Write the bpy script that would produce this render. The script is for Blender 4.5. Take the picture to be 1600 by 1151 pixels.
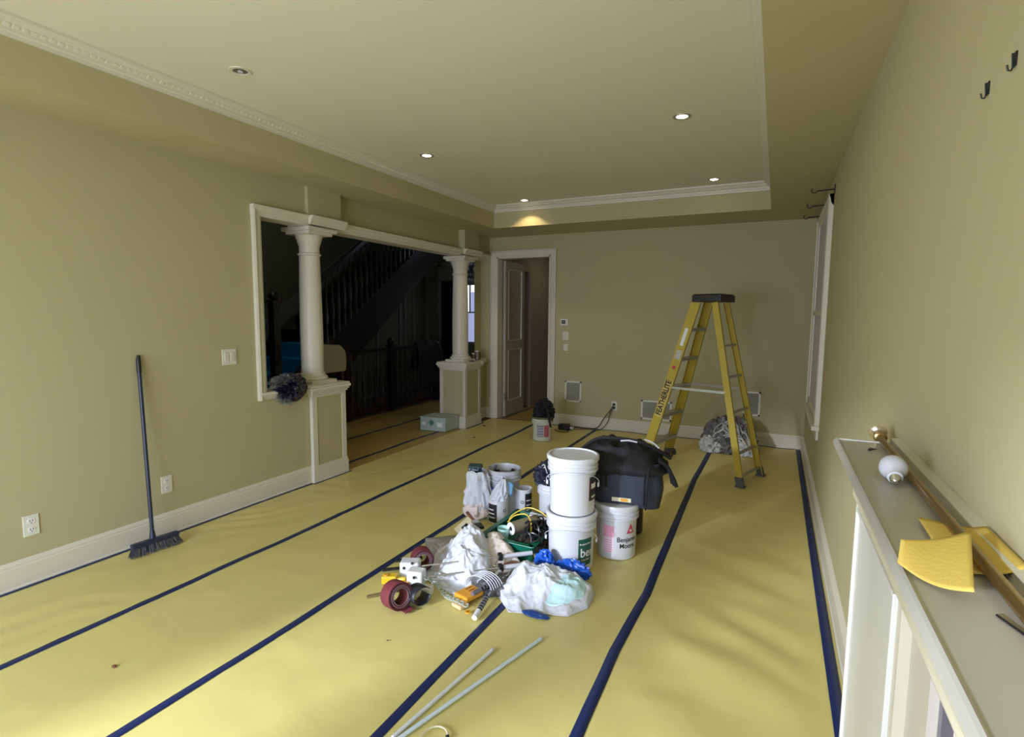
import bpy, bmesh, math, random
from mathutils import Vector, Matrix, noise
R = random.Random(7)
PI = math.pi
for o in list(bpy.data.objects): bpy.data.objects.remove(o)
S = bpy.context.scene; COL = S.collection

# ------------------------------------------------------------ camera
F = 843.51; YAW, PITCH, ROLL = 0.4524, 0.1016, 0.0079
cam = bpy.data.cameras.new('camera'); cam.sensor_width = 36; cam.lens = F/1600*36
cam.clip_start = .02
co = bpy.data.objects.new('camera', cam); COL.objects.link(co)
fw = Vector((-math.sin(YAW)*math.cos(PITCH), math.cos(YAW)*math.cos(PITCH), -math.sin(PITCH)))
r0 = Vector((math.cos(YAW), math.sin(YAW), 0)); u0 = r0.cross(fw)
rr = math.cos(ROLL)*r0 + math.sin(ROLL)*u0; uu = -math.sin(ROLL)*r0 + math.cos(ROLL)*u0
M = Matrix((rr, uu, -fw)).transposed().to_4x4(); M.translation = Vector((0, 0, 1.5))
co.matrix_world = M; S.camera = co

# ------------------------------------------------------------ world, lights, exposure
w = bpy.data.worlds.new('world'); S.world = w; w.use_nodes = True
w.node_tree.nodes['Background'].inputs[0].default_value = (.62, .74, 1, 1)
w.node_tree.nodes['Background'].inputs[1].default_value = 1.0
S.view_settings.view_transform = 'Standard'; S.view_settings.look = 'None'
S.view_settings.gamma = 1; S.view_settings.use_curve_mapping = False
S.view_settings.exposure = 0.1
def area(name, loc, target, sx, sy, power, color):
    l = bpy.data.lights.new(name, 'AREA'); l.shape = 'RECTANGLE'; l.size = sx; l.size_y = sy
    l.energy = power; l.color = color
    o = bpy.data.objects.new(name, l); COL.objects.link(o); o.location = loc
    d = Vector(target)-Vector(loc); o.rotation_euler = d.to_track_quat('-Z', 'Y').to_euler()
    return o
area('window_daylight', (-1.75, -1.66, 1.15), (-1.6, .45, -.5), 2.9, 1.45, 185, (.82, .93, 1.22))
area('low_daylight', (-4.0, -5.2, 2.75), (-1.4, 2.0, .2), .32, .4, 640, (.93, 1, 1.14))
area('stair_fill', (-5.5, 4.3, 3.9), (-5.8, 4.9, 0), .7, .9, 5.5, (.75, .87, 1))  # unseen fill lamp, added to brighten the blue treads
area('passage_fill', (-2.7, 8.2, 2.4), (-3.2, 8.2, 0), .4, .8, 1.3, (1, .9, .62))  # added lamp with no visible source, lifts the dark passage
area('kitchen_daylight', (-5.2, 8.9, 1.6), (-5.2, 6, 1.0), 1.6, 1.0, .8, (.6, .72, 1))

# ------------------------------------------------------------ materials
def lin(h):
    if isinstance(h, str):
        c = [int(h[i:i+2], 16)/255 for i in (0, 2, 4)]
        return tuple(x/12.92 if x <= .04045 else ((x+.055)/1.055)**2.4 for x in c)
    return h
MATS = {}
def mat(name, color, rough=.6, metal=0, bump=0, bscale=40, vary=.0, vscale=3, emit=0, coat=0, alpha=1, trans=0, spec=.5, stretch=None):
    if name in MATS: return MATS[name]
    m = bpy.data.materials.new(name); m.use_nodes = True; nt = m.node_tree; N = nt.nodes; L = nt.links
    b = N['Principled BSDF']; c = lin(color)
    b.inputs['Base Color'].default_value = (*c, 1); b.inputs['Roughness'].default_value = rough
    b.inputs['Metallic'].default_value = metal; b.inputs['Specular IOR Level'].default_value = spec
    b.inputs['Coat Weight'].default_value = coat; b.inputs['Alpha'].default_value = alpha
    b.inputs['Transmission Weight'].default_value = trans
    if emit:
        b.inputs['Emission Color'].default_value = (*c, 1); b.inputs['Emission Strength'].default_value = emit
    tc = N.new('ShaderNodeTexCoord'); src = tc.outputs['Object']
    if stretch:
        mp = N.new('ShaderNodeMapping'); mp.inputs['Scale'].default_value = stretch
        L.new(src, mp.inputs[0]); src = mp.outputs[0]
    if vary:
        n = N.new('ShaderNodeTexNoise'); n.inputs['Scale'].default_value = vscale; n.inputs['Detail'].default_value = 5
        L.new(src, n.inputs['Vector'])
        mx = N.new('ShaderNodeMix'); mx.data_type = 'RGBA'
        mx.inputs['A'].default_value = (*[x*(1-vary) for x in c], 1)
        mx.inputs['B'].default_value = (*[min(1, x*(1+vary)) for x in c], 1)
        L.new(n.outputs['Fac'], mx.inputs['Factor']); L.new(mx.outputs['Result'], b.inputs['Base Color'])
    if bump:
        n = N.new('ShaderNodeTexNoise'); n.inputs['Scale'].default_value = bscale; n.inputs['Detail'].default_value = 6
        L.new(src, n.inputs['Vector'])
        bp = N.new('ShaderNodeBump'); bp.inputs['Strength'].default_value = bump; bp.inputs['Distance'].default_value = .01
        L.new(n.outputs['Fac'], bp.inputs['Height']); L.new(bp.outputs[0], b.inputs['Normal'])
    MATS[name] = m; return m
def crumple(m, scale=16, strength=.9, dist=.02):
    nt = m.node_tree; N = nt.nodes; L = nt.links
    tc = N.new('ShaderNodeTexCoord'); n0 = N.new('ShaderNodeTexNoise'); n0.inputs['Scale'].default_value = scale*.5
    mx = N.new('ShaderNodeMix'); mx.data_type = 'VECTOR'; mx.inputs['Factor'].default_value = .12
    L.new(tc.outputs['Object'], n0.inputs['Vector']); L.new(tc.outputs['Object'], mx.inputs['A']); L.new(n0.outputs['Color'], mx.inputs['B'])
    v = N.new('ShaderNodeTexVoronoi'); v.inputs['Scale'].default_value = scale; v.feature = 'F1'; L.new(mx.outputs['Result'], v.inputs['Vector'])
    v2 = N.new('ShaderNodeTexVoronoi'); v2.inputs['Scale'].default_value = scale*2.7; L.new(mx.outputs['Result'], v2.inputs['Vector'])
    ad = N.new('ShaderNodeMath'); ad.operation = 'MULTIPLY_ADD'; ad.inputs[1].default_value = .4
    L.new(v2.outputs['Distance'], ad.inputs[0]); L.new(v.outputs['Distance'], ad.inputs[2])
    bp = N.new('ShaderNodeBump'); bp.inputs['Strength'].default_value = strength; bp.inputs['Distance'].default_value = dist
    L.new(ad.outputs[0], bp.inputs['Height']); L.new(bp.outputs[0], N['Principled BSDF'].inputs['Normal']); return m
WALL = mat('wall_paint', (.474, .426, .240), .75, bump=.04, bscale=60, vary=.03, vscale=1.2)
CEIL = mat('ceiling_paint', (.76, .715, .565), .8, bump=.03, bscale=50, vary=.02)
TRIM = mat('trim_paint', (.70, .655, .53), .42, bump=.03, bscale=12)
TRIMW = mat('bright_white_trim', (.80, .79, .76), .35)
PLATE = mat('plate_plastic', (.74, .72, .62), .35)
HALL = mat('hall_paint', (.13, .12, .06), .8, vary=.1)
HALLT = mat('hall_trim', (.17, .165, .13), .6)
DARKW = mat('dark_wood', (.018, .011, .008), .35, vary=.3, vscale=6)
PAPER = mat('rosin_paper', (.70, .615, .222), .42, bump=.22, bscale=7, vary=.07, vscale=2.2, spec=.45)
PAPER_DIM = mat('shaded_paper', (.46, .33, .09), .45, bump=.15, bscale=9, vary=.06)  # same floor paper, with the dimness beyond the room put into its colour
TAPE = mat('blue_tape', (.008, .02, .10), .5, bump=.1, bscale=90)
SUB = mat('subfloor_wood', (.12, .07, .035), .5, vary=.2, vscale=8)
BLUEC = mat('blue_stair_cover', (.008, .22, .42), .45, bump=.2, bscale=14, vary=.15)
WHITEP = mat('white_pail_plastic', (.66, .67, .715), .32, bump=.02, bscale=8)
WHITE2 = mat('white_plastic', (.78, .79, .82), .4)
BAGP = mat('thin_white_bag', (.68, .70, .77), .48, spec=.35, bump=.35, bscale=22, vary=.05, vscale=12)
BAGA = mat('aqua_tinted_bag', (.55, .80, .84), .42, bump=.35, bscale=22, vary=.08, vscale=7)
crumple(BAGP, 11, .45); crumple(BAGA, 10, .4)
BLACK = mat('black_fabric', (.006, .006, .008), .75, bump=.6, bscale=14, vary=.3, vscale=12)
NAVY = mat('navy_fabric', (.032, .038, .058), .8, bump=.3, bscale=60, vary=.2, vscale=14)
BLKP = mat('black_plastic', (.012, .012, .014), .35)
GREEN = mat('green_plastic', (.0, .12, .07), .3)
DKGREEN = mat('dark_green_print', (.01, .09, .065), .5)
YEL = mat('yellow_fibreglass', (.50, .38, .04), .38, vary=.12, vscale=5)
ALU = mat('dull_aluminium', (.50, .49, .44), .38, metal=.75, vary=.12, vscale=9)
STEEL = mat('bright_steel', (.68, .68, .68), .22, metal=1)
MAROON = mat('maroon_abrasive', (.17, .026, .035), .8, bump=.3, bscale=120)
ORANGE = mat('orange_plastic', (.80, .36, .03), .4)
YTOOL = mat('yellow_plastic', (.84, .58, .02), .35)
BLUEP = mat('blue_plastic', (.01, .10, .55), .3)
BLUEW = mat('light_blue_plastic', (.18, .42, .72), .35)
GREYP = mat('grey_paper', (.33, .32, .28), .8, bump=.3, bscale=18, vary=.1, vscale=12)
BEIGE = mat('beige_canvas', (.70, .63, .56), .75, bump=.2, bscale=40, vary=.06)
CREAM = mat('cream_card', (.78, .70, .48), .6)
BRASS = mat('aged_brass', (.40, .27, .11), .28, metal=.9, vary=.15, vscale=9)
WOODRED = mat('reddish_wood', (.22, .09, .05), .5, vary=.2, vscale=12)
GLASSW = mat('milky_glass', (.72, .72, .79), .12, coat=.4)
SAND = mat('yellow_sandpaper', (.74, .53, .11), .75, bump=.1, bscale=150, vary=.05)
PINK = mat('pink_print', (.82, .35, .48), .5, vary=.35, vscale=30)
PINKP = mat('pale_pink_print', (.82, .62, .70), .5)
RED = mat('red_print', (.55, .05, .10), .5)
GREYPRINT = mat('grey_print', (.56, .57, .62), .5)
BLKPRINT = mat('black_print', (.015, .015, .02), .5)
WPRINT = mat('white_print', (.8, .8, .8), .5)
BRICK = mat('fire_brick', (.36, .22, .16), .85, bump=.5, bscale=30, vary=.15, vscale=9)
MORTAR = mat('mortar', (.66, .60, .52), .9)
MARBLE = mat('beige_slip', (.60, .55, .47), .35, vary=.06, vscale=5)
GUN = mat('gunmetal', (.22, .21, .25), .4, metal=.5)
TEALC = mat('pale_teal_carton', (.42, .50, .45), .5, vary=.18, vscale=22)
DKTEAL = mat('dark_teal', (.02, .07, .08), .4)
GRILL = mat('grey_mesh', (.25, .25, .20), .7, bump=.4, bscale=250)
CORD = mat('black_rubber', (.02, .018, .016), .5)
CORDY = mat('yellow_cable', (.78, .58, .08), .4)
COIL = mat('grey_film', (.50, .49, .46), .3, bump=.4, bscale=40, vary=.3, vscale=14)
COILD = mat('dark_grey_film', (.16, .15, .14), .35, bump=.4, bscale=40, vary=.3, vscale=14)
BRISTLE = mat('grey_bristle', (.075, .075, .09), .7, vary=.3, vscale=60)
BROOMB = mat('broom_blue_black', (.018, .024, .055), .35)
LENS = mat('lit_lamp', (1, .86, .62), .5, emit=14)
LENSOFF = mat('unlit_lamp', (.12, .12, .09), .3)
DAY = mat('daylit_pane', (.55, .60, .95), .3, emit=.55)
DAYB = mat('bright_daylit_pane', (.92, .95, 1), .3, emit=1.1)
BLIND = mat('pale_blind', (.58, .54, .55), .6)
JAR = mat('brown_glass', (.10, .06, .03), .15, coat=.5)
ROLLB = mat('brown_roll', (.22, .19, .12), .6, vary=.2)
GLASS = mat('window_glass', (.9, .95, 1), .05, alpha=.15)
PLUM = mat('dark_plum_wrap', (.006, .005, .022), .22, bump=.5, bscale=26, vary=.5, vscale=18, coat=.4)
FILM = mat('clear_film', (.55, .55, .50), .18, bump=.4, bscale=25, alpha=.12)
CRYSTAL = mat('crystal', (.5, .45, .45), .1, metal=.3)

# ------------------------------------------------------------ helpers
class MB:
    def __init__(s): s.v = []; s.f = []; s.m = []; s.k = 0
    def add(s, vs, fs, k=None):
        b = len(s.v); s.v += [tuple(p) for p in vs]; s.f += [tuple(i+b for i in q) for q in fs]
        s.m += [s.k if k is None else k]*len(fs); return s
    def box(s, a, b, k=None):
        x0, y0, z0 = [min(p, q) for p, q in zip(a, b)]; x1, y1, z1 = [max(p, q) for p, q in zip(a, b)]
        return s.add([(x0,y0,z0),(x1,y0,z0),(x1,y1,z0),(x0,y1,z0),(x0,y0,z1),(x1,y0,z1),(x1,y1,z1),(x0,y1,z1)],
            [(0,3,2,1),(4,5,6,7),(0,1,5,4),(1,2,6,5),(2,3,7,6),(3,0,4,7)], k)
    def obox(s, c, ax, ay, az, k=None):   # oriented box: centre and three half-axis vectors
        c, ax, ay, az = map(Vector, (c, ax, ay, az)); vs = []
        for z in (-1, 1):
            for x, y in ((-1,-1),(1,-1),(1,1),(-1,1)): vs.append(c+ax*x+ay*y+az*z)
        return s.add(vs, [(0,3,2,1),(4,5,6,7),(0,1,5,4),(1,2,6,5),(2,3,7,6),(3,0,4,7)], k)
    def bar(s, p, q, wx, wy, up=(0,0,1), k=None):
        p, q = Vector(p), Vector(q); d = q-p; a = d.cross(Vector(up))
        if a.length < 1e-6: a = Vector((1,0,0))
        a.normalize(); b = a.cross(d).normalized()
        return s.obox((p+q)/2, a*wx/2, b*wy/2, d/2, k)
    def tube(s, pts, r, n=8, k=None, cap=True, closed=False):
        pts = [Vector(p) for p in pts]; m = len(pts); rs = r if isinstance(r, (list, tuple)) else [r]*m
        vs = []; prev = None
        for i, p in enumerate(pts):
            if closed: d = pts[(i+1) % m]-pts[i-1]
            else: d = pts[min(i+1, m-1)]-pts[max(i-1, 0)]
            d.normalize()
            if prev is None:
                a = d.cross(Vector((0,0,1)));
                if a.length < 1e-3: a = d.cross(Vector((1,0,0)))
            else: a = prev - d*prev.dot(d)
            a.normalize(); prev = a; b = d.cross(a)
            for j in range(n):
                t = 2*PI*j/n; vs.append(p+(a*math.cos(t)+b*math.sin(t))*rs[i])
        fs = []
        for i in range(m if closed else m-1):
            i2 = (i+1) % m
            for j in range(n): fs.append((i*n+j, i*n+(j+1)%n, i2*n+(j+1)%n, i2*n+j))
        if cap and not closed: fs += [tuple(range(n))[::-1], tuple((m-1)*n+j for j in range(n))]
        return s.add(vs, fs, k)
    def lathe(s, prof, c=(0,0,0), n=28, k=None, axis=None, cap=True):
        c = Vector(c); Q = Vector((0,0,1)).rotation_difference(Vector(axis)).to_matrix() if axis else Matrix.Identity(3)
        vs = []; 
        for r, z in prof:
            for j in range(n):
                t = 2*PI*j/n; vs.append(c+Q@Vector((r*math.cos(t), r*math.sin(t), z)))
        fs = []
        for i in range(len(prof)-1):
            for j in range(n): fs.append((i*n+j, i*n+(j+1)%n, (i+1)*n+(j+1)%n, (i+1)*n+j))
        if cap: fs += [tuple(range(n))[::-1], tuple((len(prof)-1)*n+j for j in range(n))]
        return s.add(vs, fs, k)
    def prism(s, poly, fn, t0, t1, k=None):   # poly of 2D points, fn(u,v,t)->xyz
        n = len(poly); vs = [fn(u, v, t0) for u, v in poly]+[fn(u, v, t1) for u, v in poly]
        fs = [(i, (i+1)%n, n+(i+1)%n, n+i) for i in range(n)]+[tuple(range(n))[::-1], tuple(range(n, 2*n))]
        return s.add(vs, fs, k)
    def grid(s, nx, ny, fn, k=None):
        vs = [fn(i/nx, j/ny) for j in range(ny+1) for i in range(nx+1)]
        fs = [(j*(nx+1)+i, j*(nx+1)+i+1, (j+1)*(nx+1)+i+1, (j+1)*(nx+1)+i) for j in range(ny) for i in range(nx)]
        return s.add(vs, fs, k)
    def build(s, name, mats, parent=None, smooth=False, bevel=0, solid=0, recalc=True):
        me = bpy.data.meshes.new(name); me.from_pydata(s.v, [], s.f)
        for m in (mats if isinstance(mats, (list, tuple)) else [mats]): me.materials.append(m)
        for p, k in zip(me.polygons, s.m): p.material_index = k
        if recalc:
            bm = bmesh.new(); bm.from_mesh(me); bmesh.ops.recalc_face_normals(bm, faces=bm.faces); bm.to_mesh(me); bm.free()
        if smooth:
            me.polygons.foreach_set('use_smooth', [True]*len(me.polygons))
            try: me.set_sharp_from_angle(angle=math.radians(42))
            except Exception: pass
        me.update()
        o = bpy.data.objects.new(name, me); COL.objects.link(o)
        if parent:
            o.parent = parent; o.matrix_parent_inverse = parent.matrix_world.inverted()
        if solid:
            md = o.modifiers.new('solid', 'SOLIDIFY'); md.thickness = solid; md.offset = 1
        if bevel:
            md = o.modifiers.new('bevel', 'BEVEL'); md.width = bevel; md.segments = 2; md.limit_method = 'ANGLE'
        return o
def tag(o, label=None, cat=None, group=None, kind=None):
    if label: o['label'] = label
    if cat: o['category'] = cat
    if group: o['group'] = group
    if kind: o['kind'] = kind
    return o
def thing(name, label, cat, loc=(0,0,0), group=None):
    o = bpy.data.objects.new(name, None); COL.objects.link(o); o.location = loc; o.empty_display_size = .1
    o.matrix_world = Matrix.Translation(loc)
    return tag(o, label, cat, group)
def struct(name, mb, m, label, parent=None, **kw):
    o = mb.build(name, m, parent, **kw)
    if not parent: tag(o, label, 'structure' if False else None, kind='structure')
    return o
def copy_tree(o, parent=None):
    c = o.copy(); COL.objects.link(c)
    if parent: c.parent = parent
    for ch in list(o.children): copy_tree(ch, c)
    return c
def text(name, s, size, fn, m, parent, label=None, ext=0, sx=1, bold=.012):
    cu = bpy.data.curves.new(name, 'FONT'); cu.body = s; cu.size = size; cu.resolution_u = 3
    cu.offset = size*bold
    t = bpy.data.objects.new('tmp', cu); COL.objects.link(t)
    me = bpy.data.meshes.new_from_object(t.evaluated_get(bpy.context.evaluated_depsgraph_get()))
    bpy.data.objects.remove(t); bpy.data.curves.remove(cu)
    mb = MB(); mb.add([fn(v.co.x*sx, v.co.y) for v in me.vertices], [tuple(p.vertices) for p in me.polygons])
    bpy.data.meshes.remove(me)
    o = mb.build(name, m, parent, recalc=False)
    if label: o['label'] = label
    return o
def nz(x, y, z=0): return noise.noise(Vector((x, y, z)))
FLAT = [(-1.35, 2.85, .62), (-1.75, 3.4, .35), (-.85, 3.35, .35), (-1.0, 2.5, .35), (-3.42, 1.95, .22), (-2.44, 5.86, .25), (-2.4, 6.5, .25), (-1.125, 5.25, .12), (-.97, 5.8, .12), (-.205, 5.0, .12), (-.055, 5.46, .12), (-.4, 6.3, .35), (-3.85, 5.75, .3), (-1.0, 2.1, .2), (-1.0, 1.9, .2), (-1.08, 1.7, .2), (-1.12, 1.45, .25), (-2.43, 1.19, .06), (-1.7, 2.15, .35)]
def sstep(t): t = max(0., min(1., t)); return t*t*(3-2*t)
def hgt(x, y):
    """height of the paper covering: slow swells, ripples and a few creases, flat where things stand"""
    u = x-.28*y; h = .0095*nz(u*2.6+3, y*.55, 1)+.0040*nz(u*5+1, y*1.1, 4)
    h += .0022*max(0, 1-abs(nz(x*2.2-y*.7, y*2.6+x, 9))*9)
    if x > -.55:
        k = sstep((x+.55)/.2)*sstep((.27-x)/.12)*sstep((y-1.3)/.5)*sstep((4.2-y)/.8)
        h += .0115*k*(nz((y+x*.55)*4.2, (x-y*.3)*1.1, 2)+.35*math.sin((y+x*.45+.3*nz(x*3, y*2))*15)*max(0, nz(x*2+7, y*1.3)+.45))
    if x < -2.85:
        k = sstep((-2.86-x)/.2)*sstep((x+3.58)/.12)
        h += .0080*k*math.sin((y*.8-(x+3.2)*1.2+.35*nz(x*2, y*2))*24)*max(0, nz(x*1.5+2, y*.9)+.25)*(1 if y < 4.5 else .4)
    d = 1.
    for fx, fy, fr in FLAT: d = min(d, sstep((math.hypot(x-fx, y-fy)/fr-.75)*2))
    e = sstep((x+3.59)/.08)*sstep((.33-x)/.06) if x > -3.6 else sstep(1)
    return max(.0012, .0045+h*d*e)
def blob(mb, c, rad, amp=.25, fr=3, seed=0, sub=4, k=None, ridged=True, flat=True, squash=None):
    bm = bmesh.new(); bmesh.ops.create_icosphere(bm, subdivisions=sub, radius=1)
    c = Vector(c); vs = []
    for v in bm.verts:
        n = v.co.normalized(); q = n*fr+Vector((seed, seed*2.3, seed*.7))
        d = noise.noise(q)
        if ridged: d = .45-abs(d)*1.8+.35*noise.noise(q*2.7)
        p = Vector((n.x*rad[0], n.y*rad[1], n.z*rad[2]))*(1+amp*d)
        p += c
        if flat and p.z < flat_z[0]: p.z = flat_z[0]+(.002 if flat else 0)
        vs.append(p)
    bm.verts.index_update(); fs = [tuple(v.index for v in f.verts) for f in bm.faces]; bm.free()
    mb.add(vs, fs, k); return mb
flat_z = [.006]
def cloth(name, outline, top, m, parent=None, seed=1, n=34, rings=14, amp=.012, base=.008, ped=None, solid=.0015):
    """crumpled sheet: star-shaped outline, heights from top(x,y) falling to base at the rim"""
    cx = sum(p[0] for p in outline)/len(outline); cy = sum(p[1] for p in outline)/len(outline)
    N = n*2; pts = []
    m0 = len(outline)
    for i in range(N):
        t = i/N*m0; a = int(t); f = t-a; p, q = outline[a % m0], outline[(a+1) % m0]
        pts.append((p[0]*(1-f)+q[0]*f, p[1]*(1-f)+q[1]*f))
    mb = MB(); vs = [(cx, cy, base+top(cx, cy, 0))]
    for r in range(1, rings+1):
        s = r/rings
        for i, (px, py) in enumerate(pts):
            x, y = cx+(px-cx)*s, cy+(py-cy)*s
            wx, wy = x+.03*noise.noise(Vector((x*9, y*9, seed))), y+.03*noise.noise(Vector((x*9, y*9, seed+5)))
            d = abs(noise.noise(Vector((wx*9+seed, wy*9, seed*3.1)))); e = abs(noise.noise(Vector((wx*21, wy*21+seed, 2)))); g = abs(noise.noise(Vector((wx*42, wy*42+seed, 7))))
            z = base+top(x, y, s)+(amp*1.25*(1-3.4*d)+amp*.9*(.4-1.6*e)+amp*.45*(.4-1.6*g))*(1-s**4*.7)
            if s > .97: z = base+.5*amp*abs(e)
            vs.append((x, y, max(base*.8, z)))
    fs = [(0, 1+i, 1+(i+1) % N) for i in range(N)]
    for r in range(rings-1):
        b = 1+r*N
        for i in range(N): fs.append((b+i, b+N+i, b+N+(i+1)%N, b+(i+1)%N))
    mb.add(vs, fs); o = mb.build(name, m, parent, smooth=False, solid=solid)
    o.data.polygons.foreach_set('use_smooth', [True]*len(o.data.polygons)); return o

# ------------------------------------------------------------ room shell
XL, XR, D, YF = -3.61, .345, 6.78, -1.45
ZS, ZC, ZT = 2.545, 2.727, 2.81
XT, XT2, YT = -3.192, -.099, 6.027
struct('floor', MB().box((-7.4, -1.6, -.12), (.9, 11, -.002)), SUB, 'dark wooden subfloor under the paper')
m = MB()
m.box((-3.76, YF, 0), (XL, 2.95, ZS+.5)); m.box((-3.76, 2.95, 0), (XL, 3.42, .80)); m.box((-3.76, 2.95, 2.24), (XL, 3.42, ZS+.5))
m.box((-3.80, 3.42, 2.25), (-3.665, 5.97, ZS+.5)); m.box((-3.80, 3.419, 2.25), (-3.575, 3.80, ZS+.5)); m.box((-3.80, 5.97, 2.25), (-3.575, 6.32, ZS+.5))
m.box((-3.9, 6.32, 2.25), (-3.66, D, ZS+.5)); m.box((-3.818, 6.63, 0), (-3.80, D+.15, ZS+.5)); m.box((-3.93, 6.37, 0), (-3.725, D, .80))
struct('wall_left', m, WALL, 'greige painted left wall with column opening')
m = MB(); DX0, DX1, DZ = -3.545, -2.735, 2.275
m.box((-3.80, D, 0), (DX0, D+.14, ZS+.5)); m.box((DX1, D, 0), (XR+.2, D+.14, ZS+.5)); m.box((DX0, D, DZ), (DX1, D+.14, ZS+.5))
struct('wall_back', m, WALL, 'greige painted back wall')
m = MB(); WY0, WY1, WZ0, WZ1 = 4.85, 6.0, .66, 2.33
FY0, FY1, FZ = .28, 1.075, .87
m.box((XR, YF, FZ), (XR+.14, WY0, ZS+.5)); m.box((XR, FY1, 0), (XR+.14, WY0, FZ)); m.box((XR, YF, 0), (XR+.14, FY0, FZ))
m.box((XR, WY0, 0), (XR+.14, WY1, WZ0)); m.box((XR, WY0, WZ1), (XR+.14, WY1, ZS+.5)); m.box((XR, WY1, 0), (XR+.14, D+.14, ZS+.5))
struct('wall_right', m, WALL, 'greige painted right wall')
m = MB()   # wall behind the camera with the big front window that lights the room
m.box((-3.76, YF-.14, 0), (-3.2, YF, ZS+.5)); m.box((-.3, YF-.14, 0), (XR+.14, YF, ZS+.5)); m.box((-3.2, YF-.14, 0), (-.3, YF, .35)); m.box((-3.2, YF-.14, 1.98), (-.3, YF, ZS+.5))
struct('wall_front', m, WALL, 'front wall')
m = MB()
for x in (-3.2, -2.55, -1.75, -.95, -.55): m.box((x, YF-.12, .35), (x+.24, YF-.04, 1.98))
m.box((-3.2, YF-.1, .35), (-.3, YF-.05, .40)); m.box((-3.2, YF-.1, 1.93), (-.3, YF-.05, 1.98)); m.box((-3.2, YF-.1, 1.4), (-.3, YF-.06, 1.43))
struct('window_1', m, TRIMW, 'front window frame')
# ceiling: lower border (soffit) + tray
m = MB()
m.box((XL-.2, YF, ZS), (XT, D, ZT+.1)); m.box((XT2, YF, ZS), (XR+.1, D, ZT+.1)); m.box((XT, YT, ZS), (XT2, D, ZT+.1)); m.box((XT, YF, ZS), (XT2, -1.0, ZT+.1))
o = struct('ceiling', m, WALL, 'tray ceiling: greige border')
MB().box((XT, -1.0, ZT), (XT2, YT, ZT+.06)).build('tray_ceiling', CEIL, o)
# crown moulding profile: (out from wall, z)
CP = [(0, ZC), (.012, ZC), (.014, ZC+.016), (.022, ZC+.020), (.026, ZC+.034), (.045, ZC+.046), (.058, ZC+.062), (.072, ZC+.068), (.074, ZT), (0, ZT)]
m = MB()
m.prism(CP, lambda u, v, t: (XT+u, t, v), -1, YT); m.prism(CP, lambda u, v, t: (t, YT-u, v), XT, XT2); m.prism(CP, lambda u, v, t: (XT2-u, t, v), -1, YT)
cr = struct('trim_1', m, TRIM, 'white crown moulding with fine dentils round the tray ceiling', smooth=False)
m = MB()
y = -.6
while y < YT-.1: m.obox((XT+.034, y, ZC+.046), (.008, 0, .006), (0, .010, 0), (-.006, 0, .008)); y += .034
x = XT+.1
while x < XT2-.08: m.obox((x, YT-.034, ZC+.046), (.010, 0, 0), (0, .008, -.006), (0, .006, .008)); x += .034
tag(m.build('dentil', TRIM, cr), kind='stuff')

# baseboards
BP = [(0, 0), (.022, 0), (.022, .012), (.016, .02), (.016, .12), (.012, .126), (.013, .135), (.007, .15), (0, .155)]
def base(name, fn, a, b, label):
    return struct(name, MB().prism(BP, fn, a, b), TRIM if 'left' not in name else TRIM, label)
o = base('baseboard_left', lambda u, v, t: (XL+u, t, v), YF, 3.42, 'tall white baseboard of the left wall')
MB().prism(BP, lambda u, v, t: (-3.725+u, t, v), 6.37, D).build('baseboard_end', TRIM, o)
o = base('baseboard_back', lambda u, v, t: (t, D-u, v), DX1+.085, XR, 'tall white baseboard of the back wall')
MB().prism(BP, lambda u, v, t: (t, D-u, v), -3.72, DX0-.085).build('baseboard_end', TRIM, o)
o = base('baseboard_right', lambda u, v, t: (XR-u, t, v), 1.86, D, 'tall white baseboard of the right wall')

# casing of the column opening: left jamb, sill rail, header
def casing_profile(wd, th=.028): return [(0, 0), (0, th), (wd*.18, th+.006), (wd*.3, th*.8), (wd*.75, th*.65), (wd*.9, th*.4), (wd, th*.25), (wd, 0)]
m = MB()
P = casing_profile(.085)
m.prism(P, lambda u, v, t: (XL+v, 2.885+u, t), .803, 2.30)
m.box((-3.76, 2.93, .86), (XL+.004, 2.965, 2.25))
o = struct('trim_2', m, TRIM, 'cream moulded casing at the left edge of the column opening')
MB().prism([(0,0),(0,.03),(.02,.036),(.045,.018),(.06,.012),(.06,0)], lambda u, v, t: (XL+v, t, .865-u), 2.889, 3.45).box((-3.77, 2.96, .80), (XL+.004, 3.45, .865)).build('sill', TRIM, o)
HP = [(0, 2.235), (.018, 2.235), (.022, 2.25), (.03, 2.256), (.034, 2.275), (.05, 2.29), (.054, 2.306), (0, 2.306)]
m = MB()
m.prism([(u*.8+.0, z) for u, z in HP], lambda u, v, t: (XL+u, t, v), 2.882, 3.46)
for a, b, X in ((3.42, 3.83, -3.575), (3.80, 5.97, -3.665), (5.94, 6.35, -3.575), (6.32, D, -3.66)):
    m.prism(HP, lambda u, v, t: (X+u, t, v), a, b)
m.box((-3.82, 3.42, 2.225), (-3.655, D, 2.25)); m.box((-3.76, 2.95, 2.225), (-3.6, 3.45, 2.245))
struct('trim_3', m, TRIM, 'cream stepped header moulding over the column opening')

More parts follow.
